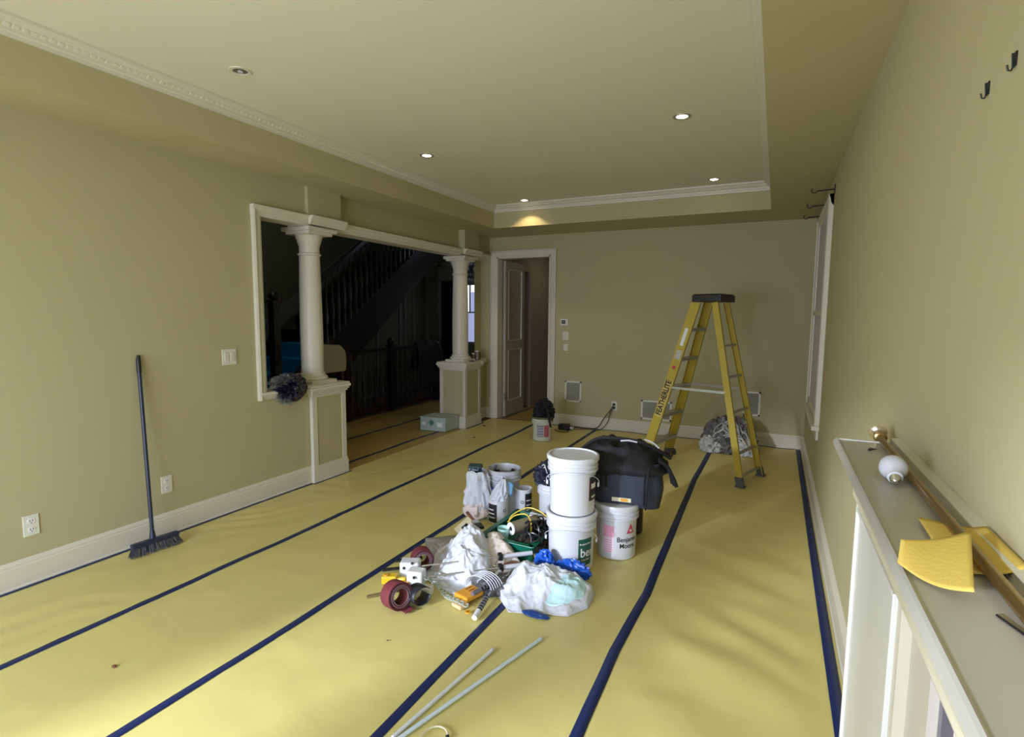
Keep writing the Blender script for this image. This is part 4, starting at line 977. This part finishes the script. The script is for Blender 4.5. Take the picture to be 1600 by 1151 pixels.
MB().lathe([(.030, 0), (.034, .05), (.040, .10), (.041, .102), (.037, .10), (.028, .008)], (-1.50, 2.98, .035), 14, cap=False).build('wall', mat('aqua_clear', (.45, .75, .68), .15, coat=.5, bump=.3, bscale=30), t)
t = thing('wooden_brush', 'brown wooden-handled brush leaning across the green tray corner', 'brush', (-1.75, 3.1, .1))
MB().tube([(-1.84, 3.10, .135), (-1.74, 3.02, .125)], [.012, .009], 8).build('handle', WOODRED, t, smooth=True)
MB().obox((-1.715, 3.0, .122), (.022, -.017, -.002), (.015, .019, 0), (0, 0, .007)).build('ferrule', STEEL, t)
MB().obox((-1.675, 2.968, .118), (.024, -.02, -.003), (.016, .02, 0), (0, 0, .008)).build('bristles', BLKP, t)
t = thing('cream_card', 'cream cardboard label lying against the tray corner', 'card', (-1.8, 2.98, .08))
MB().obox((-1.79, 2.98, .09), (.055, -.045, .0), (.03, .04, .035), (0, 0, .0015)).build('card', CREAM, t)
MB().obox((-1.785, 2.975, .0935), (.014, -.012, .0), (.012, .014, .013), (0, 0, .001)).build('printed_spot', BLKP, t)

# cloths and papers
GP = cloth('grey_paper_sheet', [(-2.02, 2.86), (-1.86, 3.0), (-1.66, 2.72), (-1.83, 2.58)], lambda x, y, s: .012*(1-s), GREYP, seed=4, amp=.006)
tag(GP, 'flat grey paper sheet under the left edge of the white cloth', 'paper')
BG = cloth('beige_drop_cloth', [(-1.68, 2.98), (-1.55, 3.05), (-1.40, 2.92), (-1.24, 2.74), (-1.40, 2.58), (-1.55, 2.66)], lambda x, y, s: .135*(1-s*s*.9)*(.6+.4*sstep((y-2.6)/.3)), BEIGE, seed=14, amp=.007, n=50, rings=24)
tag(BG, 'folded beige drop cloth between the white cloth and the tray', 'cloth')
def wtop(x, y, s):
    d1 = math.hypot(x+1.62, y-2.78); d2 = math.hypot(x+1.50, y-2.60)
    return .155*math.exp(-(d1/.13)**2)+.11*math.exp(-(d2/.14)**2)+.02*(1-s)
WC = cloth('white_cloth', [(-1.79, 2.52), (-1.85, 2.78), (-1.73, 2.98), (-1.57, 2.88), (-1.42, 2.68), (-1.33, 2.46), (-1.42, 2.31), (-1.58, 2.36), (-1.70, 2.40)], wtop, BAGP, seed=2, amp=.022, n=80, rings=40)
tag(WC, 'large crumpled white plastic cloth draped over the front of the gear pile', 'cloth')
def atop(x, y, s):
    d1 = math.hypot(x+1.14, y-2.58); d2 = math.hypot((x+.92)*1.0, y-2.60)
    return .13*math.exp(-(d1/.13)**2)+.075*math.exp(-(d2/.15)**4)+.012*(1-s)
AB = cloth('plastic_bag', [(-1.27, 2.44), (-1.24, 2.64), (-1.17, 2.78), (-1.02, 2.73), (-.88, 2.78), (-.795, 2.68), (-.785, 2.53), (-.85, 2.41), (-1.0, 2.36), (-1.13, 2.31)], atop, BAGP, seed=6, amp=.016, n=80, rings=38)
tag(AB, 'white translucent plastic bag lying in front of the stacked pails', 'bag')
AT = cloth('aqua_towel', [(-1.07, 2.50), (-1.03, 2.66), (-.93, 2.70), (-.83, 2.66), (-.81, 2.55), (-.87, 2.45), (-.98, 2.43)], lambda x, y, s: atop(x, y, 0)+.006*(1-s)-.010, BAGA, seed=6, amp=.016, n=60, rings=26)
tag(AT, 'pale aqua towel bulging through the white bag by the pails', 'towel')
t = thing('blue_bag', 'bright blue plastic bag tucked behind the white bag at the foot of the pails', 'bag', (-1.05, 2.76, 0))
m = MB(); blob(m, (-1.12, 2.755, .075), (.06, .045, .075), .3, 3.5, 5, 4); blob(m, (-.96, 2.762, .065), (.10, .035, .06), .4, 5, 9, 4); m.build('crumpled_film', BLUEP, t, smooth=True)
m = MB(); blob(m, (-1.0, 2.345, .012), (.07, .025, .014), .3, 5, 3, 3); m.build('crumpled_corner', mat('deep_blue_film', (.01, .05, .22), .35), t, smooth=True)

# abrasive rolls
def abr(c, ax2, r, wd, label, turns=3):
    c = Vector(c); ax2 = Vector(ax2).normalized(); t = thing('abrasive_roll', label, 'roll', c, 'maroon abrasive belt rolls')
    MB().lathe([(r*.55, -wd/2), (r*.985, -wd/2), (r, -wd/2+.003), (r, wd/2-.003), (r*.985, wd/2), (r*.55, wd/2)], c, 44, axis=ax2, cap=False).lathe([(r*.55, wd/2), (r*.55, -wd/2)], c, 44, axis=ax2, cap=False).build('belt', MAROON, t, smooth=True)
    e1 = ax2.orthogonal().normalized(); e2 = ax2.cross(e1)
    for f_, sg in ((.90, 1), (.74, 1), (.60, 1)):
        MB().tube([c+ax2*(wd/2+.001)*sg+(e1*math.cos(q)+e2*math.sin(q))*r*f_ for q in [j*2*PI/36 for j in range(36)]], .0022, 6, closed=True).build('layer_edge', BLKP if f_ > .8 else GUN, t)
    return t
abr((-1.655, 2.09, .078), (.86, -.35, .18), .070, .085, 'maroon abrasive roll on the floor at the front of the pile')
MB_ = MB(); 
t = thing('abrasive_strip', 'loose dark loop of abrasive belt unrolling behind the front roll', 'belt', (-1.55, 2.15, 0))
cS = Vector((-1.575, 2.165, .062)); aS = Vector((.86, -.35, .10)).normalized(); eS = Vector((.35, .86, 0)).normalized(); fS = aS.cross(eS)
MB().grid(30, 3, lambda u, v: cS+aS*(v-.5)*.085+(eS*math.cos(.6+u*5.6)*1.25+fS*math.sin(.6+u*5.6))*(.046-.010*u)).build('belt', mat('dark_backing', (.02, .02, .028), .45), t, smooth=True, solid=.003)
MB().grid(10, 3, lambda u, v: cS-eS*(.05+.05*u)+aS*(v-.5)*.085+Vector((0, 0, -.045-.006*u))).build('loose_end', MAROON, t, smooth=True, solid=.003)
abr((-1.79, 2.50, .070), (.72, -.68, .12), .062, .09, 'maroon abrasive roll leaning on the grey paper, behind the white tool')

# scraper blades left
def scraper(a, b, label, mh=BLKP, mb_=STEEL, w_=.018):
    a, b = Vector(a), Vector(b); d = (b-a); t = thing('scraper', label, 'scraper', a)
    n = Vector((-d.y, d.x, 0)).normalized()
    MB().obox(a+d*.32, d*.32, n*.009, (0, 0, .006)).build('handle', mh, t, bevel=.003)
    MB().obox(a+d*.82, d*.18, n*w_, (0, 0, .0012)).build('blade', mb_, t)
    return t
scraper((-1.98, 2.37, .014), (-1.82, 2.49, .020), 'thin black-handled scraper sticking out left of the pile')
scraper((-1.985, 2.50, .014), (-1.86, 2.60, .018), 'short wide black scraper behind the thin one', w_=.024)
scraper((-1.86, 2.10, .012), (-1.70, 2.28, .016), 'brown-handled putty knife pointing to the front-left', mat('brown_handle', (.20, .15, .06), .6), STEEL)
# yellow clamp tool
t = thing('yellow_clamp', 'bright yellow plastic clamp beside the front abrasive roll', 'clamp', (-1.83, 2.27, 0))
MB().obox((-1.85, 2.275, .035), (.035, .02, 0), (-.012, .022, 0), (0, 0, .022)).obox((-1.80, 2.30, .03), (.035, .012, .004), (-.004, .012, 0), (0, 0, .012)).build('body', YTOOL, t, bevel=.007)
MB().obox((-1.775, 2.275, .025), (.045, .01, .0), (-.004, .012, 0), (0, 0, .010)).lathe([(.014, 0), (.014, .01)], (-1.86, 2.26, .055), 12).build('jaw', ORANGE, t, bevel=.004)
# white tool body
t = thing('white_sander', 'white plastic hand tool in front of the rear abrasive roll', 'tool', (-1.77, 2.37, 0))
MB().obox((-1.80, 2.40, .055), (.050, .022, 0), (-.016, .036, 0), (0, 0, .045)).build('housing', WHITE2, t, bevel=.010)
MB().obox((-1.715, 2.34, .05), (.045, .01, 0), (-.008, .034, 0), (0, 0, .04)).build('front_block', WHITE2, t, bevel=.008)
for p in ((-1.808, 2.352, .072), (-1.70, 2.298, .065), (-1.765, 2.37, .101)): MB().lathe([(.008, 0), (.008, .004)], p, 12, axis=(.3, -1, .1)).build('knob', BLKP, t)
MB().obox((-1.72, 2.31, .012), (.055, .012, 0), (-.004, .012, 0), (0, 0, .006)).build('base_plate', GUN, t)
t = thing('white_box', 'small white cardboard piece at the front edge beside the front roll', 'box', (-1.62, 2.27, 0))
MB().obox((-1.615, 2.265, .028), (.045, .012, 0), (-.008, .032, 0), (0, 0, .022)).build('card', mat('white_card', (.74, .76, .72), .6), t, bevel=.003)
# chain-like bracket strip
t = thing('metal_chain', 'flat pale metal link strip lying along the front of the white cloth', 'chain', (-1.6, 2.32, 0))
m = MB()
for i in range(13):
    f_ = i/12; p = Vector((-1.68+.34*f_, 2.345-.10*f_+.02*math.sin(f_*6), .045-.02*f_+.012*math.sin(f_*9))); d = Vector((.9, -.3, 0)).normalized(); n = Vector((.3, .9, 0))
    m.tube([p+(d*math.cos(a)*.018+n*math.sin(a)*.013+Vector((0, 0, .004*math.sin(a*2)))) for a in [j*2*PI/10 for j in range(10)]], .0032, 5, closed=True)
m.build('links', mat('pale_teal_metal', (.55, .64, .62), .3, metal=.4), t, smooth=True)
# caulking guns / rods
def gun(a, b, label, mm=STEEL):
    a, b = Vector(a), Vector(b); d = b-a; t = thing('caulking_gun', label, 'caulking gun', a); n = Vector((-d.y, d.x, 0)).normalized()
    MB().tube([a, a+d*.72], .0045, 8).build('rod', mm, t, smooth=True)
    MB().tube([a+d*.72, b], .013, 12).build('tube', GREYPRINT, t, smooth=True)
    MB().obox(a+d*.70, d.normalized()*.012, n*.02, (0, 0, .018)).build('frame', BLKP, t, bevel=.003)
    MB().bar(a+d*.68-Vector((0, 0, .01)), a+d*.62+n*.0-Vector((0, 0, .03))-n*.06, .010, .014).build('trigger', mm, t)
gun((-1.70, 2.37, .10), (-1.22, 2.80, .10), 'long silver caulking gun lying across the white cloth, the rear one')
gun((-1.62, 2.33, .075), (-1.20, 2.72, .07), 'silver caulking gun lying parallel in front of the rear one')
t = thing('white_brush', 'white paint-brush handle lying by the aqua bag', 'brush', (-1.31, 2.55, 0))
MB().tube([(-1.335, 2.46, .045), (-1.325, 2.54, .055), (-1.32, 2.62, .06)], [.017, .014, .009], 10).build('handle', WHITE2, t, smooth=True)
MB().obox((-1.305, 2.68, .06), (.012, .035, 0), (.022, -.006, 0), (0, 0, .008)).build('bristles', WOODRED, t)
# orange bottle jaw + roller frames
t = thing('orange_guard', 'orange plastic guard with slots at the front of the pile', 'guard', (-1.38, 2.3, 0))
gx = Vector((.85, -.25, 0)).normalized(); gy = Vector((.30, .95, 0)).normalized()
MB().obox((-1.375, 2.335, .035), gx*.048, gy*.062, (0, 0, .014)).build('shell', ORANGE, t, bevel=.008)
for k_ in range(3): MB().obox(Vector((-1.375, 2.335, .0495))+gx*(-.024+.024*k_)+gy*.02, gx*.004, gy*.022, (0, 0, .0015)).build('slot', mat('brown_slot', (.30, .12, .02), .6), t)
MB().obox((-1.375, 2.245, .02), gx*.035, gy*.03, (0, 0, .010)).build('lip', mat('cream_orange', (.75, .52, .28), .5), t, bevel=.006)
MB().lathe([(.006, 0), (.015, 0), (.015, .006), (.006, .006)], (-1.305, 2.205, .016), 16, cap=False).build('ring', ORANGE, t)
def frame_tool(a, b, label, tipm=WHITE2, rr_=.014):
    a, b = Vector(a), Vector(b); d = b-a; t = thing('roller_frame', label, 'roller frame', a); n = Vector((-d.y, d.x, 0)).normalized()
    MB().tube([a, a+d*.16], rr_, 12).build('grip_end', tipm, t, smooth=True)
    MB().tube([a+d*.16, a+d*.5], rr_*.85, 12).build('grip', BLKP, t, smooth=True)
    m = MB()
    for k_ in range(5): q = a+d*(.2+.06*k_); m.tube([q, q+d*.02], rr_*1.02, 12)
    m.build('grip_ribs', GUN, t)
    MB().tube(sm([a+d*.5, a+d*.75, a+d*.9+n*.03, b+n*.05, b-n*.02], 5), .0045, 8).build('rod', STEEL, t, smooth=True)
frame_tool((-1.245, 2.165, .024), (-1.30, 2.52, .055), 'black-gripped roller frame with a white end, pointing at the viewer')
frame_tool((-1.335, 2.30, .06), (-1.24, 2.66, .06), 'dark roller frame lying behind the white-ended one', GUN, .013)
cg = thing('wire_coil', 'grey wire coil arched over the orange guard', 'wire', (-1.35, 2.42, 0))
m = MB()
for k_ in range(6):
    m.tube([(-1.36+.085*math.cos(a)+.006*k_, 2.40+.014*k_, .03+.075*math.sin(a)) for a in [j*PI/12 for j in range(13)]], .003, 6)
m.build('strands', GREYPRINT, cg, smooth=True)
flat_z[0] = .01
m = MB(); blob(m, (-1.31, 2.49, .02), (.085, .11, .05), .35, 5, 7, 4); m.build('dark_mesh', mat('dark_grey_mesh', (.12, .12, .12), .6, bump=.5, bscale=60), cg, smooth=True)

# ------------------------------------------------------------ black tool bag on the pail
bg = thing('tool_bag', 'large black and navy tool bag resting on the pail beside the stack', 'bag', (-.86, 3.5, .34))
ang = math.radians(8); bu = Vector((math.cos(ang), math.sin(ang), 0)); bv = Vector((-math.sin(ang), math.cos(ang), 0)); bc_ = Vector((-.855, 3.365, .325))
def bagbody(u, v):   # u around, v up
    a = 2*PI*u; ca, sa_ = math.cos(a), math.sin(a)
    ex = .28+.0*v; n_ = 4.0
    den = (abs(ca)**n_+abs(sa_)**n_)**(1/n_); hx, hy = .255, .175
    bulge = 1+.06*math.sin(PI*min(1, v*1.1))
    x = hx*ca/den*bulge; y = hy*sa_/den*bulge
    z = .27*v-.03*(abs(ca)**3)*(1-v)
    w2 = .012*noise.noise(Vector((x*8, y*8, z*9)))+.006*noise.noise(Vector((x*22, y*22, z*22)))
    return bc_+bu*(x*(1+w2*3))+bv*(y*(1+w2*3))+Vector((0, 0, z+w2))
m = MB(); m.grid(64, 16, bagbody); b_ = len(m.v)
m.add([bagbody(i/64, 0) for i in range(64)], [tuple(range(64))]); o = m.build('body', NAVY, bg, smooth=True)
def bagtop(u, v):
    a = 2*PI*u; ca, sa_ = math.cos(a), math.sin(a); den = (abs(ca)**3.5+abs(sa_)**3.5)**(1/3.5)
    r_ = max(0, math.cos(v*PI/2))**.55
    x = .285*ca/den*r_*(1+.07*math.sin(v*9)); y = .20*sa_/den*r_*(1+.07*math.sin(v*9)); z = .20+.175*math.sin(v*PI/2)*(1-.25*(x/.28)**2)-.02*x
    w2 = .030*(.4-abs(noise.noise(Vector((x*9+3, y*9, z*9))))*1.8)+.012*noise.noise(Vector((x*25, y*25, z*25)))
    return bc_+bu*x+bv*y+Vector((0, 0, z+w2))
MB().grid(64, 18, bagtop).build('floppy_top', BLACK, bg, smooth=True)
# front pocket, straps, tag (front face is -bv side)
fr_ = bc_-bv*.183
MB().obox(fr_+bu*.02+Vector((0, 0, .12)), bu*.15, bv*.012, (0, 0, .10)).build('front_pocket', NAVY, bg, bevel=.011)
for k_ in (-.03, 0): MB().obox(fr_-bv*.014+bu*(-.06+k_*1.0)+Vector((0, 0, .165)), bu*.006, bv*.003, (0, 0, .045)).build('webbing', BLACK, bg)
MB().obox(fr_-bv*.015+bu*(-.065)+Vector((0, 0, .105)), bu*.028, bv*.004, (0, 0, .010)).build('buckle', BLKP, bg, bevel=.003)
MB().obox(fr_-bv*.014+bu*.035+Vector((0, 0, .048)), bu*.058, bv*.002, (0, 0, .012)).build('name_tag', CREAM, bg)['label'] = 'white and orange sewn label'
MB().obox(fr_-bv*.0165+bu*.052+Vector((0, 0, .048)), bu*.022, bv*.001, (0, 0, .0088)).build('tag_patch', ORANGE, bg)
MB().tube(sm([bc_+bu*.19-bv*.19+Vector((0, 0, .26)), bc_+bu*.185-bv*.205+Vector((0, 0, .12)), bc_+bu*.18-bv*.20+Vector((0, 0, .0))]), .007, 6).build('corner_piping', BLACK, bg, smooth=True)
MB().tube(sm([bc_-bu*.25-bv*.05+Vector((0, 0, .30)), bc_-bu*.12-bv*.09+Vector((0, 0, .395)), bc_+bu*.1-bv*.09+Vector((0, 0, .395)), bc_+bu*.23-bv*.05+Vector((0, 0, .34)), bc_+bu*.31+Vector((0, 0, .28))]), .011, 8).build('shoulder_strap', BLACK, bg, smooth=True)
MB().tube(sm([bc_+bu*.01-bv*.105+Vector((0, 0, .392)), bc_+bu*.06-bv*.105+Vector((0, 0, .398)), bc_+bu*.11-bv*.10+Vector((0, 0, .39))]), .0055, 6).build('reflective_piping', GREYPRINT, bg, smooth=True)
MB().tube(sm([bc_+bu*.15-bv*.06+Vector((0, 0, .402)), bc_+bu*.20-bv*.055+Vector((0, 0, .385)), bc_+bu*.24-bv*.05+Vector((0, 0, .352))]), .0055, 6).build('reflective_piping', GREYPRINT, bg, smooth=True)
m = MB()
for k_ in range(3): m.tube(sm([bc_+bu*.24-bv*(.08-.04*k_)+Vector((0, 0, .28)), bc_+bu*(.30+.01*k_)-bv*.08+Vector((0, 0, .24-.02*k_)), bc_+bu*(.33+.012*k_)-bv*.10+Vector((0, 0, .15-.01*k_))]), .012, 8)
m.build('hanging_strap', BLACK, bg, smooth=True)
m = MB(); m.tube(sm([bc_+bu*.27+Vector((0, 0, .30)), bc_+bu*.32+bv*.03+Vector((0, 0, .33)), bc_+bu*.33+bv*.05+Vector((0, 0, .30))]), .012, 8); m.build('side_handle', BLACK, bg, smooth=True)
t = pail('black_pail', -.85, 3.62, ZB, .11, .30, 'black pail hidden under the back of the tool bag', True, False, m=BLKP)

# ------------------------------------------------------------ small pail by the doorway
cx_, cy_ = -2.44, 5.86
t = pail('small_pail', cx_, cy_, ZB, .128, .275, 'white pail with a red and grey label near the back doorway', False, False, m=mat('aged_pail_plastic', (.62, .61, .50), .4))
V2 = math.degrees(math.atan2(-cy_, -cx_))
patch(t, cx_, cy_, ZB, .128, V2-32, V2+6, .05, .19, mat('blueish_print', (.22, .23, .27), .5, vary=.5, vscale=50), h=.275); patch(t, cx_, cy_, ZB, .128, V2+10, V2+42, .05, .19, mat('dull_red_print', (.42, .12, .14), .5, vary=.4, vscale=50), h=.275, label='dull red label')
for i in range(4): patch(t, cx_, cy_, ZB, .128, V2-29, V2+3, .065+i*.032, .071+i*.032, mat('faint_print', (.70, .71, .76), .5), name='fine_print', h=.275, off=.002)
MB().lathe([(.129, .262), (.133, .27), (.133, .285), (.126, .285), (.126, .262)], (cx_, cy_, ZB), 40, cap=False).build('green_rim', mat('olive_green_rim', (.10, .14, .04), .4), t, smooth=True)
flat_z[0] = .2
m = MB(); blob(m, (cx_+.02, cy_, .34), (.115, .10, .145), .35, 3, 31, 5, flat=False); o = m.build('black_sack', BLACK, smooth=True)
tag(o, 'black cloth bag stuffed in the small pail near the doorway', 'bag')
MB().tube(sm([(cx_+.07, cy_-.06, .42), (cx_+.125, cy_-.12, .34), (cx_+.145, cy_-.13, .25), (cx_+.15, cy_-.11, .19)]), [.02]*10+[.016]*10+[.012]*11, 8).build('hanging_strap', BLACK, o, smooth=True)

# carton by the second pedestal
cb = thing('metal_case', 'pale teal carton with white labels on the floor by the right column pedestal', 'box', (-3.9, 5.8, 0))
c1 = Vector((-4.02, 5.60, 0)); e1 = Vector((.36, .03, 0)); e2 = Vector((.01, .29, 0)); cz = .165
ct = c1+e1/2+e2/2+Vector((0, 0, .01+cz/2))
MB().obox(ct, e1/2, e2/2, (0, 0, cz/2)).build('carton', TEALC, cb, bevel=.005)
MB().obox(ct+Vector((0, 0, cz/2+.004)), e1/2*1.02, e2/2*1.02, (0, 0, .006)).build('lid', mat('pale_lid', (.46, .50, .44), .5), cb, bevel=.003)
fc = c1+Vector((0, -.002, 0))
MB().obox(fc+e1*.78+Vector((0, -.001, .095)), e1*.10, (0, .0015, 0), (0, 0, .028)).build('label', WPRINT, cb); MB().obox(fc+e1*.16+Vector((0, -.001, .10)), e1*.07, (0, .0015, 0), (0, 0, .02)).build('label', WPRINT, cb)
MB().lathe([(.035, 0), (.035, .002)], fc+e1*.46+Vector((0, -.002, .115)), 20, axis=(0, -1, 0)).build('round_print', mat('teal_print', (.10, .22, .18), .5), cb)

# items on the far pedestal
def jar(x, y, r, h, label, m_=JAR):
    t = thing('jar', label, 'jar', (x, y, .862), 'jars on the far pedestal'); MB().lathe([(r, 0), (r, h*.75), (r*.7, h*.85), (r*.7, h*.88)], (x, y, .862), 16).build('glass', m_, t, smooth=True)
    MB().lathe([(r*.78, h*.86), (r*.78, h), (.001, h)], (x, y, .862), 14, cap=False).build('lid', GREYPRINT, t)
jar(-3.66, 6.33, .026, .10, 'dark jar on the far pedestal cap, nearest the column'); jar(-3.655, 6.42, .032, .13, 'tall dark jar on the far pedestal cap, the middle one', mat('dim_jar', (.22, .18, .13), .2, coat=.4)); jar(-3.69, 6.53, .028, .12, 'dark jar beside the doorway wall on the far pedestal cap')
o = MB().obox((-3.60, 6.19, .867), (.02, 0, 0), (0, .045, 0), (0, 0, .004)).build('black_phone', BLKP, bevel=.002); tag(o, 'flat black phone on the front edge of the far pedestal cap', 'phone')
t = thing('tape_ring', 'small yellowish roll of tape hung on the front of the far pedestal cap', 'tape', (-3.55, 6.33, .83))
MB().lathe([(.018, 0), (.03, 0), (.03, .012), (.018, .012), (.018, 0)], (-3.528, 6.34, .838), 20, axis=(1, 0, 0), cap=False).build('ring', CREAM, t, smooth=True)
# wrapped bundle on the sill
bd = thing('wrapped_bundle', 'dark plum bundle in clear plastic film on the sill left of the near column', 'bundle', (-3.64, 3.18, .86))
m = MB(); blob(m, (-3.59, 3.185, .875), (.085, .135, .105), .45, 3.6, 13, 5, flat=False); m.build('dark_bundle', PLUM, bd, smooth=True)
m = MB(); blob(m, (-3.585, 3.16, .815), (.035, .11, .07), .6, 4, 17, 5, flat=False); m.build('film_wrap', FILM, bd, smooth=True)
m = MB(); blob(m, (-3.60, 3.17, .925), (.07, .17, .06), .5, 6, 23, 4, flat=False); m.build('film_top', FILM, bd, smooth=True)

# ------------------------------------------------------------ rods and ring in the foreground, crumbs
def wrod(a, b, label, m_):
    t = thing('white_rod', label, 'rod', a, 'plastic rods on the floor paper'); a, b = Vector(a), Vector(b)
    MB().tube([a, b], .0078, 10).build('tube', m_, t, smooth=True); d = (b-a).normalized()
    MB().tube([a-d*.006, a+d*.004], .0085, 10).build('end_cap', GREYPRINT, t)
wrod((-.895, 2.165, .016), (-1.125, 1.36, .016), 'long pale blue-white plastic rod on the floor in the foreground', mat('bluewhite_plastic', (.66, .77, .86), .3))
wrod((-1.055, 1.992, .016), (-1.135, 1.40, .016), 'shorter white plastic rod left of the long one in the foreground', WHITE2)
t = thing('cable_ring', 'thin cream ring at the bottom edge of the picture beside the rods', 'ring', (-1.0, 1.47, 0))
MB().tube([(-1.005+.045*math.cos(a), 1.462+.055*math.sin(a), .016) for a in [j*2*PI/30 for j in range(30)]], .0035, 6, closed=True).build('loop', CREAM, t, smooth=True)
MB().lathe([(.006, -.006), (.006, .006)], (-.965, 1.488, .016), 8, axis=(1, 1, 0)).build('clip', BLKP, t)
def crumb(x, y, r, label, m_=ROLLB):
    flat_z[0] = .004; m = MB(); blob(m, (x, y, .010), (r, r*.6, r*.5), .4, 3, x*5, 2); o = m.build('debris_crumb', m_, smooth=True); tag(o, label, 'debris', 'crumbs on the floor paper')
crumb(-2.43, 1.19, .012, 'small brown crumb on the paper at the lower left', WOODRED)
crumb(-3.42, 6.2, .022, 'dark scrap on the paper in front of the far pedestal', BLKP)
crumb(-3.20, 5.55, .014, 'dark speck on the paper between the far pedestal and the small pail', BLKP)
crumb(-1.52, 1.85, .005, 'tiny dark speck on the paper left of the rods', BLKP)
